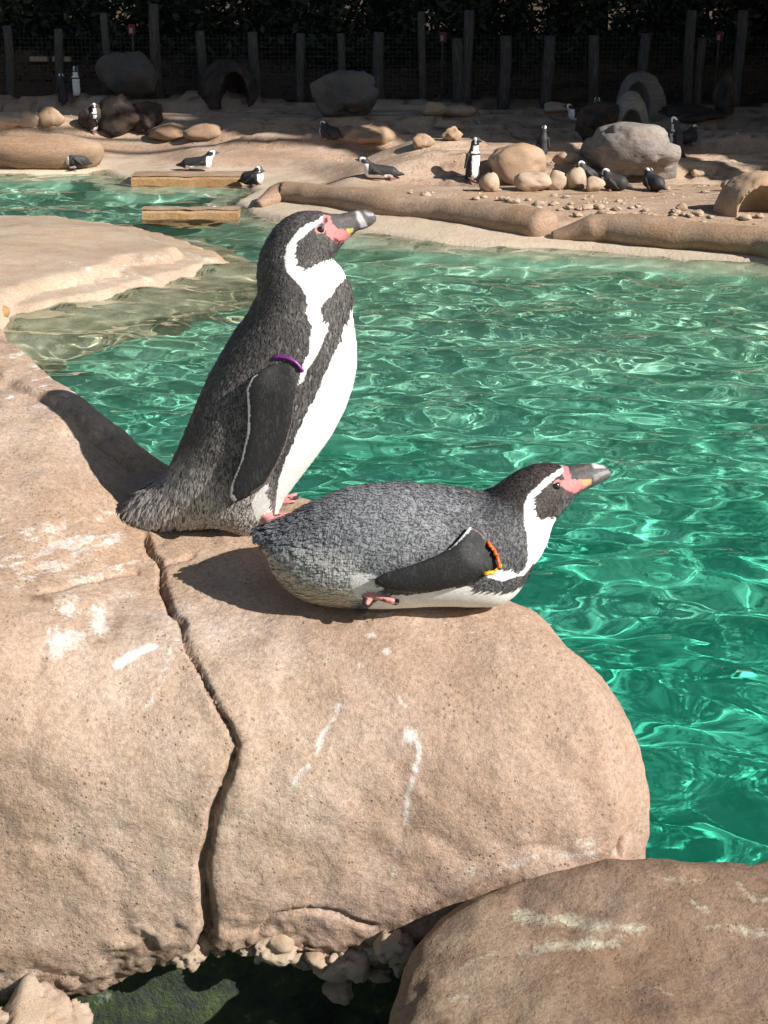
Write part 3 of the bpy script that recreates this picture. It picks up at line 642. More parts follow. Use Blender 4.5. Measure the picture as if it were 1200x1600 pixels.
    lt = rg.random(n) < (s_ * D['lite'] + .12 * tw); fc[lt] = np.array(D['fcol']) * rg.uniform(.6, 1.15, lt.sum())[:, None]
    FC = np.repeat(fc, 6, 0); tipi = np.zeros(6, bool); tipi[4:] = True; tm = np.tile(tipi, n); FC[tm] *= D['tipdark']
    pm = tag(mesh('plumage', FV + off - base, FQ, mat, root, smooth=True, col=FC, attrs={'speck': np.repeat(s_ * .95, 6), 'rip': np.repeat(rip[pick], 6)}), kind='stuff')
    nn_ = nr - T * (.05 + .06 * rg.random(n))[:, None] + rg.normal(0, .02, (n, 3)); pm.data.normals_split_custom_set_from_vertices(np.repeat(nn_ / np.linalg.norm(nn_, axis=1)[:, None], 6, 0).tolist())
    # eyes
    e = pl([D['eye']], .034)[0]; ie = np.argmin(np.hypot(X - e[0], Z - e[1])); ye = hb.ravel()[ie]
    for s in (-1, 1):
        EV, EQ = ball(.006); mesh('eye', EV * np.array([1, .55, 1]) + np.array([e[0], s * (ye - .0005), e[1]]) + off - base, EQ, M_EYE, root)
    # identity band round the root of the flipper
    for (pts, rr, mt, nm) in D['band']:
        c = pl(pts, fy); k = np.linspace(0, len(c) - 1, 26); cx = np.interp(k, range(len(c)), c[:, 0]); cz = np.interp(k, range(len(c)), c[:, 1])
        for _ in range(3): cx[1:-1] = (cx[:-2] + cx[1:-1] * 2 + cx[2:]) / 4; cz[1:-1] = (cz[:-2] + cz[1:-1] * 2 + cz[2:]) / 4
        ia = np.clip(((cx - xs[0]) / h).astype(int), 0, len(xs) - 1); ja = np.clip(((cz - zs_[0]) / h).astype(int), 0, len(zs_) - 1)
        yo = np.maximum(np.where(fm[ia, ja], yf[ia, ja] + .006, 0), hb[ia, ja]) + .0035
        yo[:3] -= (.009, .005, .002); yo[-3:] -= (.002, .005, .009)
        TV, TQ = tube(np.stack([cx, -yo, cz], 1), rr, 10); mesh(nm, TV + off - base, TQ, mt, root)
    return root
def ball(r, n=10):
    u, v = np.meshgrid(np.linspace(0, 2 * np.pi, 2 * n, endpoint=False), np.linspace(0, np.pi, n + 1))
    V = r * np.stack([np.cos(u) * np.sin(v), np.sin(u) * np.sin(v), np.cos(v)], -1).reshape(-1, 3)
    Q = [[i * 2 * n + k, (i + 1) * 2 * n + k, (i + 1) * 2 * n + (k + 1) % (2 * n), i * 2 * n + (k + 1) % (2 * n)] for i in range(n) for k in range(2 * n)]
    return V, np.array(Q)
M_EYE = plain('dark_eye', (.02, .01, .008), .08, .8)
M_PURPLE = plain('purple_plastic', (.16, .012, .17), .35, .5)
M_OBAND = plain('orange_plastic', (.85, .13, .02), .35, .5); M_YBAND = plain('yellow_plastic', (.85, .42, .02), .4, .5)
M_BROWN = plume_mat('brown_black_plumage', .62, .16, .22, (140, 140, 55))
M_SLATE = plume_mat('slate_grey_plumage', .58, .22, .22, (115, 120, 80))
WHT = (.80, .785, .75)

STAND = dict(
 outline=[(589,340),(582,331),(570,327),(552,330),(532,335),(518,335),(500,331),(480,329.5),(460,333),(444,342),(430,354),(418,372),(408,392),(403,410),(401.5,430),(403,450),(404,458),
  (397,470),(388,488),(380,500),(366,518),(353,540),(330,580),(310,623),(297,657),(280,697),(262,735),(247,750),(227,763),(207,780),(193,798),(200,808),(223,822),(260,824),(297,823),(340,820),(367,827),(383,838),
  (395,835),(420,821),(430,813),(437,793),(447,773),(467,747),(493,713),(517,680),(537,643),(550,607),(557,573),(557,540),(554,520),(550,490),(552,466),(548,446),(540,434),(536,424),(528,414),(519,406),
  (524,398),(532,385),(540,377),(550,367),(558,360),(572,357),(580,352),(588,346)],
 wf=.90, c=2.3, fy=.105, shoulder=(440, 570), flen=.215, lift=.014,
 flipper=[(433,568),(412,575),(393,590),(385,607),(388,640),(387,673),(377,717),(362,753),(360,772),(369,782),(393,770),(413,757),(430,730),(447,693),(457,657),(461,623),(463,593),(457,577),(445,567)],
 white_edge=[(400,583),(393,590),(385,607),(388,640),(387,673),(377,717),(362,753),(360,772),(366,781)], front_edge=[(393,770),(413,757),(430,730),(447,693),(457,657),(461,623)],
 toes=[((420,812),(455,802),.045,.030,.009,.005),((420,812),(459,805),.045,.046,.009,.005),((420,812),(455,808),.045,.060,.009,.005),((416,804),(420,812),.045,.045,.015,.011)],
 dark=(.088,.076,.071), speck0=.6,
 paint=[
  ([(330,690),(400,770),(420,750),(428,812),(380,860),(180,860),(180,760),(250,740)], (.50,.46,.42), 1., 18),
  ([(340,600),(395,560),(400,700),(370,780),(300,720)], (.15,.132,.122), 1., 24),
  ([(508,335),(498,343),(484,348),(470,356),(460,368),(448,384),(445,400),(445,414),(450,428),(460,438),(470,448),(478,462),(480,476),(478,488),(482,502),(488,508),(485,526),(483,546),(476,562),(472,574),(466,600),
    (476,596),(480,578),(488,566),(500,548),(506,528),(512,518),(514,504),(506,496),(500,484),(508,470),(520,460),(528,446),(537,436),(560,428),(548,404),(520,404),(508,407),(494,413),(478,422),(466,414),(462,398),(462,388),(468,376),(480,364),(492,354),(500,350)], WHT),
  ([(549,484),(542,502),(536,514),(534,526),(524,546),(518,562),(508,580),(500,604),(480,640),(460,687),(445,720),(436,747),(432,780),(429,803),(434,830),(600,760),(620,480)], WHT),
  ([(413,757),(421,752),(419,772),(427,796),(430,830),(412,828),(397,805),(393,780)], (.74,.72,.68), .2),
  ([(502,349),(503,338),(508,336),(517,337),(518.5,350),(511,352)], (.56,.23,.23), 0, 0, False), ([(500+9*math.cos(q*.5236), 359+6.5*math.sin(q*.5236)) for q in range(12)], (.56,.23,.23), 0, 0, False), ([(506,352),(519,349),(528,357),(546,360),(549,368),(540,378),(528,380),(518,374),(510,367)], (.56,.22,.21), 0, 0, False), ([(501+4.6*math.cos(q*.7854), 359+3*math.sin(q*.7854)) for q in range(8)], (.10,.04,.04), 0, .6, False),
  ([(516,330),(519,349),(530,357),(556,358),(566,362),(600,350),(592,325),(560,322)], (.11,.10,.095), .25, 0, False),
  ([(540,358),(553,357),(551,363),(546,366)], (.62,.42,.10), 0, 0, False),
  ([(554,331),(562,329),(570,343),(574,354),(564,356),(559,344)], (.52,.48,.48), .1, 1.5), ([(569,330),(584,333),(586,337),(574,337)], (.36,.34,.34), .1, 1.5),
  ([(529,343),(548,338),(552,341),(533,347)], (.17,.14,.13), .1, 1.5),
  ([(520,371),(530,376),(540,375),(532,380),(522,378)], (.12,.03,.035), 0, 1.5), ([(507,341),(511,339),(512,347),(506,350)], (.05,.03,.03), 0, 1, False),
 ],
 nofeather=[(488,352),(500,345),(505,328),(600,315),(600,365),(540,380),(515,374),(500,370),(488,366)], eye=(501,358.5),
 flow=(-.42,-1.), tail=(205,805), head=(470,370), hflow=(-.75,-.7), tailgrow=2.6, lite=.06, fcol=(.22,.20,.185), tipdark=.8, nf=7000, ripple=[(185,790),(250,748),(320,745),(350,785),(400,785),(420,850),(180,850)], mat=M_BROWN,
 band=[([(424,562),(434,559),(447,560),(460,566),(468,574),(473,584)], .003, M_PURPLE, 'flipper_band')])
LIE = dict(
 outline=[(956.5,735),(948,725),(927,720),(908,722.7),(889,727),(879,725),(857,721),(833,724),(809,735),(791,747),(775,761),(764,769),(748,771),(727,765),(700,761),(660,759),(648,756),(615,755),(584,757),(545,762),(514,774),(488,786.6),(465,799.5),(442,813),(416,821),(398,831),
  (405,845),(418,856),(423,866),(429,886),(439,907),(460,927),(486,939),(519,944),(548,945),(590,947),(622,945),(648,943),(700,942),(740,944),(767,946),(783,943),(804,929),(817,913),(825,897),(831,881),(844,865),(855,844),(863,812),(879,793),(893,779),(897,771),(908,764),(924,756),(940,748),(953,741)],
 wf=1.02, c=2.3, fy=.1, yk=.8, shoulder=(760, 850), flen=.2, lift=.004, ew=3.4,
 flipper=[(735,825),(748,831),(763,849),(777,871),(780,884),(767,897),(729,911),(687,921),(648,923),(622,922),(604,918),(584,908),(586,899),(602,890),(648,876),(675,866),(700,856),(716,843)],
 white_edge=[(586,899),(602,890),(648,876),(675,866),(700,856),(716,843),(733,826)], front_edge=[(735,825),(748,831),(763,849),(777,871)],
 toes=[((580,928),(612,940),.085,.100,.011,.006),((580,928),(618,944),.085,.085,.011,.006),((578,928),(572,944),.085,.095,.011,.007)],
 dark=(.12,.118,.122), speck0=.9,
 paint=[
  ([(400,800),(520,740),(680,740),(735,790),(700,850),(600,890),(560,960),(400,900)], (.215,.22,.23), 1., 30),
  ([(768,775),(800,730),(880,715),(890,760),(860,830),(818,810),(800,790)], (.060,.046,.040), .5, 10),
  ([(430,870),(480,850),(560,880),(560,930),(470,930)], (.52,.50,.47), 1., 20),
  ([(418,858),(440,872),(470,905),(520,925),(552,922),(560,965),(470,960),(410,890)], (.50,.43,.34), .35, 4),
  ([(883,728),(865,739),(844,755),(825,772),(819,788),(820,820),(824,841),(825,865),(823,884),(815,893),(788,889),(777,890),(760,902),(785,909),(804,902),(820,898),(831,882),(860,870),(880,815),(865,807),(844,812),(837,799),(837,777),(852,761),(871,745),(881,738)], WHT),
  ([(596,932),(640,929),(660,928),(713,917),(732,916),(748,923),(775,925),(799,924),(817,914),(840,965),(560,965)], WHT, .05),
  ([(545,890),(565,897),(586,898),(600,922),(594,933),(571,941),(553,934)], (.72,.70,.67), .25, 3),
  ([(879,728),(888,727),(891,740),(894,748),(885,753),(880,744)], (.56,.23,.23), 0, 0, False), ([(872+7*math.cos(q*.5236), 755+6*math.sin(q*.5236)) for q in range(12)], (.56,.23,.23), 0, 0, False), ([(874,751),(886,749),(904,749),(923,750),(925,757),(908,765),(896,772),(886,767),(878,760)], (.56,.22,.21), 0, 0, False), ([(872+3.4*math.cos(q*.7854), 755+2.6*math.sin(q*.7854)) for q in range(8)], (.10,.04,.04), 0, .6, False),
  ([(889,722),(892,738),(896,746),(908,749),(922,750),(930,756),(965,740),(955,715),(920,712)], (.12,.108,.10), .25, 0, False),
  ([(908,750),(924,748),(924,756),(912,760)], (.62,.38,.16), 0, 1.5), ([(922,724),(942,723),(946,731),(930,732)], (.56,.53,.53), .1, 1.5), ([(926,742),(950,734),(954,738),(930,751)], (.30,.28,.27), .1, 1.5),
  ([(898,732),(918,727),(920,730),(900,736)], (.20,.16,.13), .1, 1.5), ([(880,765),(896,770),(894,774),(882,771)], (.14,.04,.045), 0, 1.5),
 ],
 nofeather=[(858,752),(876,740),(878,722),(889,715),(965,705),(965,745),(900,776),(880,770),(858,764)], eye=(869,755),
 flow=(-1.,-.12), tail=(410,838), head=(850,760), hflow=(-.8,-.55), tailgrow=.8, lite=0., fcol=(.26,.255,.26), tipdark=.75, nf=6500, ripple=[(425,835),(520,810),(560,850),(560,900),(540,930),(450,920)], mat=M_SLATE, zc=850, zs=.965,
 band=[([(763,851),(771,859),(777,869),(780,881),(777,890)], .0028, M_OBAND, 'flipper_band'), ([(756,893),(764,890),(774,893),(784,888)], .003, M_YBAND, 'flipper_band')])
near_penguin('penguin', 'standing brown-black penguin with a purple flipper band, upright on the cracked boulder', 2.54, (330, 825), STAND)
near_penguin('penguin', 'slate-grey penguin lying on its belly with an orange flipper band, at the boulder edge', 2.30, (600, 945), LIE)
for nm in ('penguin', 'penguin.001'):
    for o in bpy.data.objects[nm].children:
        if o.name.startswith('flipper_band') and o.active_material == M_YBAND: o['label'] = 'yellow tag end of the flipper band'

# ------------------------------------------------------------------ far penguins
M_FAR = (lambda t: t.fin(t.mix(.5, t.attr('col', 'Color'), t.ramp(t.noise(60, 3, .6, t.coord()), [(.3, (.7,) * 3), (.7, (1.2,) * 3)]), 'MULTIPLY'), .6, None, .3))(NT('far_plumage'))
def far_mesh(pose):
    if pose == 'stand':
        caps = [((0, 0, .11), (.012, 0, .30), .088, .075), ((.012, 0, .30), (.035, 0, .46), .072, .042), ((.035, 0, .46), (.055, 0, .50), .043, .042), ((.08, 0, .495), (.15, 0, .49), .019, .008), ((-.06, 0, .07), (-.12, 0, .015), .045, .015)]
        fl = [((.0, .085, .33), (-.02, .115, .17), .022, .012)]; ft = [((.02, .045, .02), (.10, .05, .012), .02, .012)]
        belly = lambda V: (V[:, 0] > .028 - .05 * (V[:, 2] < .2)) & (np.abs(V[:, 1]) < .068) & (V[:, 2] < .37) & (V[:, 2] > .03)
        hd = np.array([.055, 0, .50]); bill = lambda V: (V[:, 0] > .098) & (V[:, 2] > .46)
        throat = lambda V: (V[:, 0] > .05) & (V[:, 2] > .37) & (V[:, 2] < .44)
    elif pose == 'lie':
        caps = [((-.15, 0, .085), (.10, 0, .10), .072, .088), ((.10, 0, .11), (.185, 0, .215), .075, .045), ((.185, 0, .215), (.215, 0, .235), .043, .041), ((.24, 0, .235), (.305, 0, .235), .019, .008), ((-.2, 0, .07), (-.30, 0, .06), .04, .014)]
        fl = [((.07, .085, .11), (-.08, .12, .05), .022, .012)]; ft = [((-.14, .05, .02), (-.2, .06, .012), .02, .012)]
        belly = lambda V: (V[:, 2] < .062) & (V[:, 0] > -.16) | ((V[:, 0] > .135) & (V[:, 2] < .19))
        hd = np.array([.215, 0, .235]); bill = lambda V: (V[:, 0] > .258) & (V[:, 2] > .2); throat = lambda V: (V[:, 0] > .2) & (V[:, 2] < .2)
    else:
        caps = [((-.08, 0, .10), (.06, 0, .12), .088, .092), ((.06, 0, .14), (.09, 0, .215), .07, .045), ((.09, 0, .215), (.10, 0, .225), .043, .041), ((.125, 0, .22), (.185, 0, .20), .018, .008), ((-.13, 0, .08), (-.22, 0, .05), .045, .014)]
        fl = [((.04, .085, .14), (-.07, .115, .05), .022, .012)]; ft = [((.03, .05, .015), (.10, .055, .012), .02, .012)]
        belly = lambda V: (V[:, 0] > .11) & (V[:, 2] < .17)
        hd = np.array([.10, 0, .225]); bill = lambda V: (V[:, 0] > .14) & (V[:, 2] > .18); throat = lambda V: V[:, 0] > 9
    h = .0085; lo = (-.36, -.16, -.02); hi = (.36, .16, .58); ax = axes(lo, hi, h); X, Y, Z = np.meshgrid(*ax, indexing='ij', sparse=True)
    G = None; k = .03
    for c in caps:
        g = capsule(X, Y, Z, *c)
        if G is None: G = g
        else:
            t = np.clip(.5 + .5 * (G - g) / k, 0, 1); G = G * (1 - t) + g * t - k * t * (1 - t)
    for c in fl + ft: G = np.minimum(G, capsule(X, np.abs(Y), Z, *c))
    V, Q = nets(G, lo, h); col = np.tile((.035, .032, .032), (len(V), 1)); j = V + .008 * np.stack([fbm(V[:, 0] * 30, V[:, 1] * 30, V[:, 2] * 30, 2, q) for q in (1, 2, 3)], 1)
    col[belly(j) | throat(j)] = WHT
    if pose == 'stand': col[(np.abs(j[:, 2] - .335) < .012) & (j[:, 0] > 0)] = (.03, .03, .03)
    d = V - hd; ring = (np.abs(np.abs(d[:, 1]) - .030) < .0105) & (np.linalg.norm(d, axis=1) < .056) & (d[:, 0] < .034); col[ring] = WHT
    col[bill(V)] = (.10, .08, .08); w = capsule(V[:, 0], np.abs(V[:, 1]), V[:, 2], *ft[0]) < .004; col[w] = (.30, .16, .15)
    o = mesh('penguin', V, Q, M_FAR, col=col); m = o.data; bpy.data.objects.remove(o); return m
POSE = {k: far_mesh(k) for k in ('stand', 'lie', 'hunch')}
def far_penguin(px, py, pose, yaw, label, z=None, up=0., s=1.):
    p = on_ground(px, py) if z is None else at_z(px, py, z)
    o = link('penguin', POSE[pose]); o.location = (p[0], p[1], p[2] + up - .008); o.rotation_euler = (0, 0, R(yaw)); o.scale = (s * 1.12,) * 3
    return tag(o, label, 'penguin', 'penguins across the water')

# ------------------------------------------------------------------ far rocks and burrows
GREYS = [pebble_mesh('boulder', 11 + 7 * i, M_GREY, .8, .32, 24) for i in range(3)]
DARKS = [pebble_mesh('boulder', 51 + 7 * i, M_DARK, .8, .34, 24) for i in range(3)]
M_SHADEGREY = rock_mat('shaded_grey_boulder', [(.3, (.06, .065, .07)), (.5, (.11, .115, .12)), (.72, (.19, .19, .19))], .3, .5)  # darker copy of the grey boulder, shade put into its colour
SHADED_GREYS = [pebble_mesh('boulder', 11 + 7 * i, M_SHADEGREY, .8, .32, 24) for i in range(2)]
TANS = [pebble_mesh('stone', 91 + 7 * i, M_TAN, .6, .34, 18) for i in range(4)]
PALES = [pebble_mesh('stone', 131 + 5 * i, M_PALE, .55, .34, 12) for i in range(5)]
KBS = [pebble_mesh('stone', 171 + 5 * i, M_KERB, .5, .2, 14) for i in range(3)]
put_stone('boulder', SHADED_GREYS[0], 152, 250, 86, 165, 'big grey boulder at the shaded left back, behind the dark rocks', 'rock')
put_stone('boulder', SHADED_GREYS[1], 488, 594, 118, 188, 'rounded grey boulder in the shade, centre left of the fence', 'rock')
put_stone('boulder', DARKS[0], 150, 225, 150, 214, 'dark boulder below the big grey boulder at left', 'rock')
put_stone('boulder', DARKS[1], 205, 252, 160, 212, 'dark lumpy boulder on the right of the left dark pile', 'rock')
put_stone('boulder', DARKS[2], 120, 165, 165, 212, 'small dark rock at the left end of the dark pile', 'rock')
put_stone('boulder', DARKS[1], 898, 975, 163, 224, 'black wet-looking boulder left of the grey burrow dome', 'rock')
put_stone('boulder', DARKS[0], 1040, 1140, 168, 192, 'low dark flat boulder right of the grey burrow dome', 'rock', None, 1.0)
put_stone('boulder', DARKS[2], 1112, 1150, 118, 190, 'tall dark upright rock under the fence at right', 'rock')
put_stone('boulder', KBS[0], -70, 168, 208, 266, 'long brown rock block at the left waterside with a pale top', 'rock', None, .35, 0, .15)
put_stone('stone', PALES[0], -15, 40, 180, 207, 'pale rounded stone at the left edge of the far beach', 'stone')
put_stone('stone', PALES[1], 28, 68, 178, 206, 'pale rounded stone second from the left edge', 'stone')
put_stone('stone', TANS[0], 55, 96, 172, 206, 'tan stone against the dark left pile', 'stone')
put_stone('stone', KBS[1], 232, 300, 194, 222, 'brown slab stone just right of the dark pile', 'stone')
put_stone('stone', KBS[2], 285, 345, 196, 222, 'brown slab stone beside the first, nearer the centre', 'stone')
put_stone('stone', TANS[1], 528, 640, 198, 234, 'wide tan slab stone beyond the standing penguin\'s beak', 'stone', None, .9)
put_stone('boulder', TANS[2], 766, 856, 228, 290, 'smooth tan boulder beside the standing far penguin', 'rock')
put_stone('stone', PALES[2], 750, 782, 270, 301, 'pale upright stone at the far penguin\'s feet', 'stone')
for i, (x0, x1, y0, y1, l_) in enumerate([(803, 862, 270, 300, 'pale flat stone in front of the tan boulder'), (855, 888, 266, 298, 'pale round stone in the middle of the stone row'), (884, 918, 262, 297, 'pale round stone at the penguin end of the row'),
     (862, 912, 240, 264, 'pale long stone behind the stone row'), (915, 945, 276, 300, 'pale stone beside the white-faced penguin'), (640, 676, 212, 236, 'tan stone in the middle of the far beach'), (690, 725, 205, 228, 'tan stone behind the standing far penguin'),
     (1128, 1150, 282, 300, 'pale stone left of the brown arched burrow'), (1056, 1076, 318, 330, 'pale stone right of the pebble strip'), (1080, 1102, 268, 280, 'small tan stone beyond the dome foot'),
     (660, 700, 160, 182, 'pale rubble stone under the fence at centre'), (690, 735, 165, 184, 'tan rubble stone under the fence at centre'), (720, 745, 166, 182, 'dark tan rubble stone by the fence'), (848, 890, 164, 182, 'tan stone under the fence right of centre')]):
    put_stone('stone', (PALES + TANS)[i % 9], x0, x1, y0, y1, l_, 'stone')
def burrow(px, py, wpx, hpx, mat, label, yaw=0, mouth=(.0, .55, .7)):
    """hollow cast-rock den: dome with a dark mouth"""
    b = on_ground(px, py); sc = b[1] / F; rx = wpx * sc / 2; rz = hpx * sc; ry = rx * .95
    h = min(rx, rz) / 14; lo = (-rx * 1.3, -ry * 1.3, -rz * .25); hi = (rx * 1.3, ry * 1.3, rz * 1.25); ax = axes(lo, hi, h); X, Y, Z = np.meshgrid(*ax, indexing='ij', sparse=True)
    n = .16 * fbm(X / rx * 1.4, Y / rx * 1.4 + px, Z / rx * 1.4, 3, 7)
    out = np.sqrt((X / rx) ** 2 + (Y / ry) ** 2 + (Z / rz) ** 2) - 1 + n
    mx, mr, mh = mouth
    cav = np.sqrt(((X - mx * rx) / (mr * rx)) ** 2 + ((Y + ry * .75) / (ry * 1.1)) ** 2 + (Z / (mh * rz)) ** 2) - 1 + n * .5
    G = np.maximum(out, -cav) * rx; V, Q = nets(G, lo, h); V = smooth(V, Q, 1); N = vnorm(V, Q); V = V + N * (.05 * rx * fbm(V[:, 0] * 6 / rx, V[:, 1] * 6 / rx, V[:, 2] * 6 / rx, 3, 3))[:, None]
    o = mesh('burrow', V, Q, mat, loc=(b[0], b[1] + ry * .5, b[2])); o.rotation_euler = (0, 0, R(yaw)); tag(o, label, 'den'); return b
burrow(355, 158, 96, 54, M_DARK, 'small dark rock den with a black mouth under the fence, left of centre', 0, (.25, .42, .75))
burrow(1003, 182, 78, 64, M_GREY, 'tall grey rock den with a black mouth behind the dome', 0, (-.25, .5, .75))
burrow(1190, 336, 130, 62, M_TAN, 'brown arched den with a dark mouth at the right edge of the far beach', 0, (.1, .72, .72))
b = on_ground(992, 290); sc = b[1] / F; dome = link('boulder', pebble_mesh('boulder', 211, M_GREY, .9, .34, 34)); dome.scale = (148 * sc, 130 * sc, 98 * sc); dome.location = (b[0], b[1] + 40 * sc, b[2] - .06)
tag(dome, 'broad grey dome boulder on the far beach, right of centre', 'rock')
burrow(984, 214, 66, 66, M_GREY, 'small hooded rock den above the grey dome, with a penguin in its mouth', 0, (.0, .55, .62))

far_penguin(738, 283, 'stand', -48, 'far penguin standing upright with a white front, on the open beach')
far_penguin(310, 268, 'lie', -8, 'far penguin resting on the ochre wall with its head raised', None, .03)
far_penguin(120, 268, 'hunch', 200, 'dark penguin at the water\'s edge beside the long brown block', None, .05)
far_penguin(395, 290, 'hunch', -25, 'brownish penguin crouching at the inlet corner behind the standing penguin')
far_penguin(593, 279, 'lie', 178, 'dark penguin lying with its head to the left, on the beach past the beak')
far_penguin(848, 245, 'stand', 75, 'dark penguin seen from behind above the tan boulder', None, 0, .72)
far_penguin(958, 298, 'hunch', 165, 'dark penguin hunched at the left foot of the grey dome')
far_penguin(918, 284, 'hunch', 190, 'penguin with a white face peering over the stone row')
far_penguin(1020, 298, 'hunch', 120, 'dark penguin hunched alone in front of the grey dome')
far_penguin(1056, 246, 'stand', 165, 'penguin with a bright head stripe right of the grey dome', None, 0, .95)
far_penguin(1074, 240, 'hunch', 40, 'dark penguin close behind the bright striped one', None, .1)
far_penguin(985, 212, 'stand', -80, 'small penguin with a white breast in the hooded den', None, .12, .6)
far_penguin(515, 222, 'hunch', 150, 'dark penguin hunched left of the wide tan slab')
far_penguin(119, 156, 'stand', -60, 'penguin standing in deep shade left of the big grey boulder')
far_penguin(99, 164, 'stand', 110, 'dark penguin with its back turned in the left shade')
far_penguin(146, 206, 'stand', -20, 'dark penguin in front of the left dark pile', None, 0, .8)
far_penguin(906, 192, 'lie', 200, 'penguin with a white breast lying left of the black boulder')
far_penguin(932, 190, 'hunch', -100, 'penguin with a white face behind the black boulder', None, .12)

# pebbles strewn along the far kerb
rg = random.Random(5)
for i in range(95):
    px = rg.gauss(930, 120) if i < 70 else rg.uniform(620, 1190); py = rg.gauss(330 + (px - 900) * .055, 8) if i < 70 else rg.uniform(290, 345)
    if px > 1195 or py < 296: continue
    s = rg.uniform(7, 22) * (1 if i < 70 else .7); big = px
    put_stone('pebble', PALES[i % 5], px - s / 2, px + s / 2, py - s * .45, py, 'pale loose pebble in the strewn strip behind the far kerb', 'pebble', 'pebbles strewn behind the far kerb', .8, rg.uniform(0, 6), .2)

# ------------------------------------------------------------------ fence
fp = on_ground(600, 168); FY = 32.8
fence = tag(empty('fence', (0, FY, float(ground_z(0, FY)))), 'dark timber post fence with wire netting along the shaded back', 'fence')
base = np.array(fence.location)
def X_at(px, Y): return (px - 600) / F * Y * 1.0 / CP * .945
for px, ty, w in [(-60, 45, 16), (10, 40, 14), (90, 45, 14), (163, 20, 12), (240, 6, 16), (313, 48, 15), (396, 50, 16), (468, 52, 14), (532, 52, 12), (592, 50, 17), (660, 18, 12), (716, 60, 18), (732, 16, 16), (790, 56, 18), (858, 56, 18), (930, 55, 17), (1008, 52, 16), (1082, 16, 16), (1096, 60, 14), (1160, 16, 16), (1240, 50, 16)]:
    p = at_y(px, ty, FY); r = w / 2 * FY / F; n = 8
    pts = [(p[0] + .02 * math.sin(px + k), FY + .01 * math.cos(px + k), z) for k, z in enumerate(np.linspace(float(ground_z(p[0], FY)) - .2, p[2], 6))]
    V, Q = tube(pts, r * np.array([1.05, 1, .98, 1.0, .97, .93]), 10); mesh('post', V - base, Q, M_WOOD, fence)
V = []; Q = []; wires = []
x0, x1, z0, z1 = -9, 9, .5, 1.75
for x in np.arange(x0, x1, .09): wires.append((x, FY + .1, z0, x + .006, FY + .104, z1))
for z in np.arange(z0, z1, .09): wires.append((x0, FY + .106, z, x1, FY + .11, z + .006))
V, Q = boxes(wires); tag(mesh('wire_netting', V - base, Q, plain('dark_wire', (.05, .05, .05), .6, .4), fence, smooth=False), kind='stuff')
# small things behind the fence
for (px, py, l_) in ((692, 58, 'small red sign with a white patch behind the fence, centre'), (1124, 57, 'small red sign with a white patch behind the fence, right'), (206, 46, 'small red sign in the dark above the big grey boulder')):
    p = at_y(px, py, 33.3); s = tag(empty('sign', p), l_, 'sign'); V, Q = boxes([(-.07, -.01, -.10, .07, .01, .10)]); mesh('board', V, Q, plain('red_paint', (.22, .03, .035), .6, .3), s, smooth=False)
    V, Q = boxes([(-.05, -.016, -.07, .01, -.012, .03)]); mesh('patch', V, Q, plain('white_paint', (.45, .42, .4), .6, .3), s, smooth=False)
    V, Q = boxes([(-.02, .012, -1.5, .02, .05, .1)]); mesh('stake', V, Q, M_WOOD, s, smooth=False)
for (px, l_) in ((61, 'pale short plank lying on the left bank, nearer the frame edge'), (97, 'pale short plank lying on the left bank, nearer the boulder')):
    p = at_y(px, 92, 34.2); p[2] = max(p[2], float(ground_z(p[0], 34.2)) + .02); V, Q = boxes([(-.19, -.08, -.05, .19, .08, .05)]); o = mesh('plank', V, Q, M_PALE, smooth=False, loc=p); tag(o, l_, 'plank')

# ------------------------------------------------------------------ trees, hedge
def leaves(C, n, size, rg, spread, green, flat=.55):
    """n leaf-shaped faces in clumps; C = list of (centre, radius)"""
    C = np.array(C, float); k = rg.integers(0, len(C), n); d = rg.normal(size=(n, 3)); d /= np.linalg.norm(d, axis=1)[:, None]
    p = C[k, :3] + d * (C[k, 3] * rg.random(n) ** spread)[:, None] * np.array([1, 1, flat + .2])
    a = rg.normal(size=(n, 3)); a[:, 2] *= .7; a /= np.linalg.norm(a, axis=1)[:, None]; b_ = np.cross(a, rg.normal(size=(n, 3))); b_ /= np.linalg.norm(b_, axis=1)[:, None]
    s = size * rg.uniform(.6, 1.4, n)[:, None]
    V = np.stack([p - a * s, p + b_ * s * .45, p + a * s, p - b_ * s * .45], 1).reshape(-1, 3)
    c = np.array(green) * rg.uniform(.5, 1.6, n)[:, None] * np.array([1, 1, 1]); c[:, 0] *= rg.uniform(.7, 1.4, n)
    return V, np.arange(4 * n).reshape(n, 4), np.repeat(c, 4, 0)
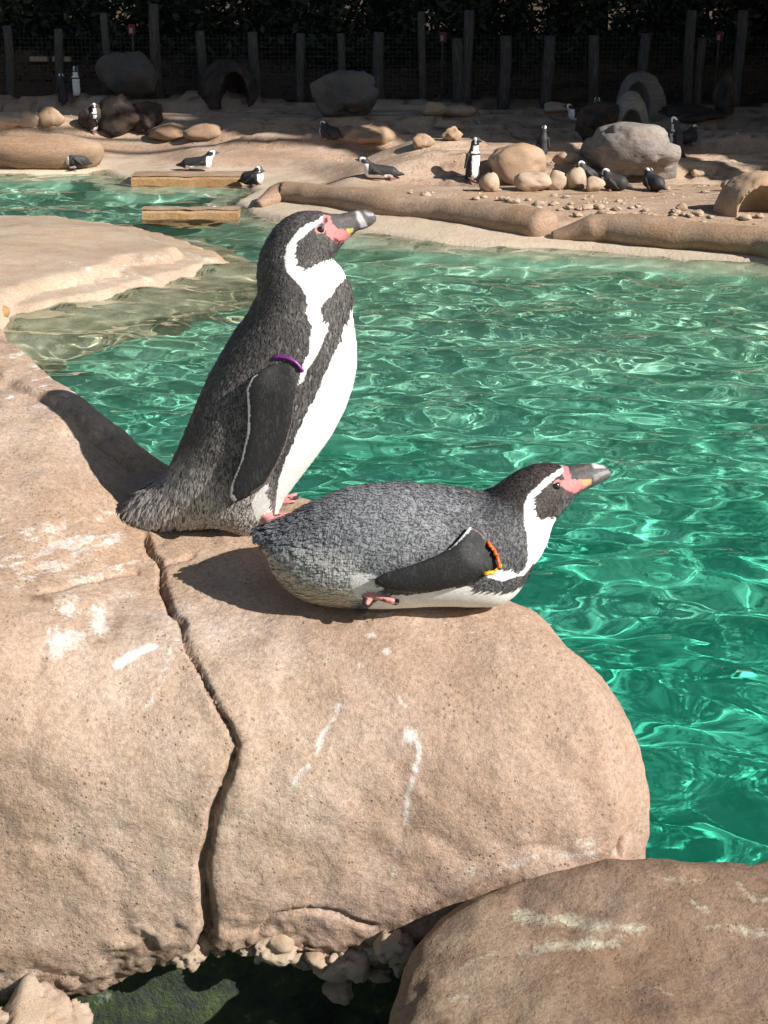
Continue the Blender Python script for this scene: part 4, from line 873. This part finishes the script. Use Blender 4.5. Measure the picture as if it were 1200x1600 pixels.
def tree_data(seed, H, crown_r, z0, nclump, nl, size, green):
    rg = np.random.default_rng(seed); tr = []
    pts = [(.15 * math.sin(k * 1.1 + seed) * k / 5, .12 * math.cos(k * 1.7 + seed) * k / 5, z) for k, z in enumerate(np.linspace(-.3, H * .85, 8))]
    TV, TQ = tube(pts, np.linspace(.26, .07, 8), 12); Vs = [TV]; Qs = [TQ]; off = len(TV); C = []
    for i in range(nclump):
        a = rg.random() * 6.28; z = z0 + (H - z0) * rg.random() ** .9; rr = crown_r * rg.uniform(.25, 1) * math.sqrt(max(.15, 1 - ((z - z0) / (H - z0) - .4) ** 2))
        e = np.array([math.cos(a) * rr, math.sin(a) * rr, z]); C.append((*e, rg.uniform(.7, 1.2) * crown_r * .3))
        if i % 2 == 0:
            s = np.array([0, 0, z * rg.uniform(.45, .75)]); L, M_ = tube([s, s * .5 + e * .5 + [0, 0, -.15], e], [.09, .05, .02], 8); Vs.append(L); Qs.append(M_ + off); off += len(L)
    LV, LQ, LC = leaves(C, nl, size, rg, .4, green)
    t_ = mesh('trunk', np.concatenate(Vs), np.concatenate(Qs), M_BARK); c_ = mesh('crown', LV, LQ, M_LEAF, smooth=False, col=LC); r = (t_.data, c_.data)
    bpy.data.objects.remove(t_); bpy.data.objects.remove(c_); return r
def tree(data, x, y, z, rz, s, label, group, name='tree'):
    r = empty(name, (x, y, z), rz); r.scale = (s,) * 3; link('trunk', data[0], None, r); link('crown', data[1], None, r); return tag(r, label, 'tree', group)
TA = tree_data(1, 8.5, 2.6, 1.4, 34, 15000, .13, (.030, .045, .018)); TB = tree_data(2, 9.5, 2.8, 1.2, 38, 15000, .14, (.024, .036, .018))
SH = tree_data(3, 12.5, 4.6, 5.2, 48, 19000, .30, (.035, .055, .018)); SI = tree_data(4, 13, 4.8, 5.5, 50, 19000, .30, (.035, .055, .018))
for i, (x, y, l_) in enumerate([(-7.6, 36.8, 'dark evergreen tree behind the fence at the left edge'), (-4.4, 37.6, 'dark evergreen tree behind the fence above the big grey boulder'), (-1.2, 36.8, 'dark evergreen tree behind the fence left of centre'),
                             (1.9, 37.6, 'dark evergreen tree behind the fence right of centre'), (4.9, 36.9, 'dark evergreen tree behind the fence above the grey dome'), (8.1, 37, 'dark evergreen tree with a few brighter leaves at the upper right corner')]):
    tree((TA, TB)[i % 2], x, y, float(ground_z(x, y)), i * 1.3, 1, l_, 'trees behind the fence')
TT = tree_data(5, 18, 3.4, 12.0, 40, 13000, .28, (.035, .055, .018))  # unseen trees, crowns set high so their shade lands on the left rocks
for i, (x, y, rz, s_) in enumerate([(8.8, 19.2, 0, 1), (11.0, 18.6, 2, 1.02)]):
    tree(TT, x, y, .3, rz, s_, 'unseen tree added to shade the left rocks, high crown beyond the right edge', 'unseen high-crowned trees added for shade')
for i, (x, y, rz) in enumerate([(8.9, 26.8, 0), (11.6, 24.0, 2), (14.6, 21.9, 1), (13, 29, 3), (17.5, 25.5, 4), (9.5, 32, 5), (18.5, 19.3, .5), (21, 23.5, 2.5), (16.5, 31.5, 2.2), (21.8, 17.9, 5.2), (24.5, 21, .3), (-3, 39, 1.5), (3.2, 39, 2.6), (-9, 39, .7), (7.5, 39.2, 4.1)]):  # unseen trees placed to shade the beach; those past the hedge block sky
    tree((SH, SI)[i % 2], x, y, .5, rz, 1, 'tall broad tree added behind the hedge to block sky light' if y > 36 else 'unseen tall broad tree added to shade the back of the beach, beyond the right edge', 'tall trees added behind the hedge for shade' if y > 36 else 'unseen tall trees added right of the enclosure for shade')
rg2 = np.random.default_rng(9)
C = [(x + rg2.normal(0, .2), 35.1 + rg2.normal(0, .3), .75 + z, .55) for x in np.arange(-11, 11, .5) for z in (.15, .7, 1.3, 2.0, 2.7, 3.3)]
LV, LQ, LC = leaves(C, 95000, .095, rg2, .5, (.020, .028, .016), .8)
hd = tag(empty('hedge', (0, 35.5, 1)), 'long dark hedge on the bank behind the fence', 'hedge'); mesh('foliage', LV - np.array([0, 35.5, 1]), LQ, M_LEAF, hd, smooth=False, col=LC)
V, Q = boxes([(x - .03, 35.47, -.2, x + .03, 35.53, 1.6 + .5 * math.sin(x * 7)) for x in np.arange(-10.5, 10.6, .55)]); mesh('stem', V + np.array([0, -35.5, 0]), Q, M_BARK, hd, smooth=False)
# ivy and leaf litter on the bank under the fence
n = 9000; xx = rg2.uniform(-11, 11, n); yy = rg2.uniform(33.0, 35.4, n); zz = ground_z(xx, yy) + .03
a = rg2.normal(size=(n, 3)) * np.array([1, 1, .35]); a /= np.linalg.norm(a, axis=1)[:, None]; bb = np.cross(a, [0, 0, 1]) + rg2.normal(0, .2, (n, 3)); p = np.stack([xx, yy, zz], 1); s = rg2.uniform(.03, .07, n)[:, None]
V = np.stack([p - a * s, p + bb * s * .5, p + a * s, p - bb * s * .5], 1).reshape(-1, 3)
pal = np.array([(.12, .06, .025), (.20, .11, .04), (.04, .05, .018), (.07, .06, .02)])[rg2.integers(0, 4, n)] * rg2.uniform(.6, 1.4, n)[:, None]
tag(mesh('leaf_litter', V, np.arange(4 * n).reshape(n, 4), M_LEAF, smooth=False, col=np.repeat(pal, 4, 0)), 'brown leaves and ivy on the bank under the fence', kind='stuff')

# loose grit lying on the beach
n = 2600; xx = rg2.uniform(-7, 8, n); yy = rg2.uniform(17.5, 30, n); sd = sdpoly(xx, yy, WPOLY); k = (sd > 1.5) & (fbm(xx * .6, yy * 1.2, 0, 3, 2) > -.12); xx, yy = xx[k], yy[k]; n = len(xx)
D = np.array([(1, 0, 0), (0, 1, 0), (-1, 0, 0), (0, -1, 0), (0, 0, 1), (0, 0, -1)], float)
V = np.stack([xx, yy, ground_z(xx, yy)], 1)[:, None] + D[None] * rg2.uniform(.6, 1.3, (n, 6, 1)) * (rg2.uniform(.008, .03, n) ** 1.0)[:, None, None] * np.array([1.2, 1, .7])
T_ = np.array([(0, 1, 4, 4), (1, 2, 4, 4), (2, 3, 4, 4), (3, 0, 4, 4)])
me = bpy.data.meshes.new('grit'); me.from_pydata(V.reshape(-1, 3).tolist(), [], [tuple(int(i * 6 + q) for q in f[:3]) for i in range(n) for f in T_])
tag(link('grit', me, M_PALE), 'loose pale grit and small chips lying on the far beach', kind='stuff')
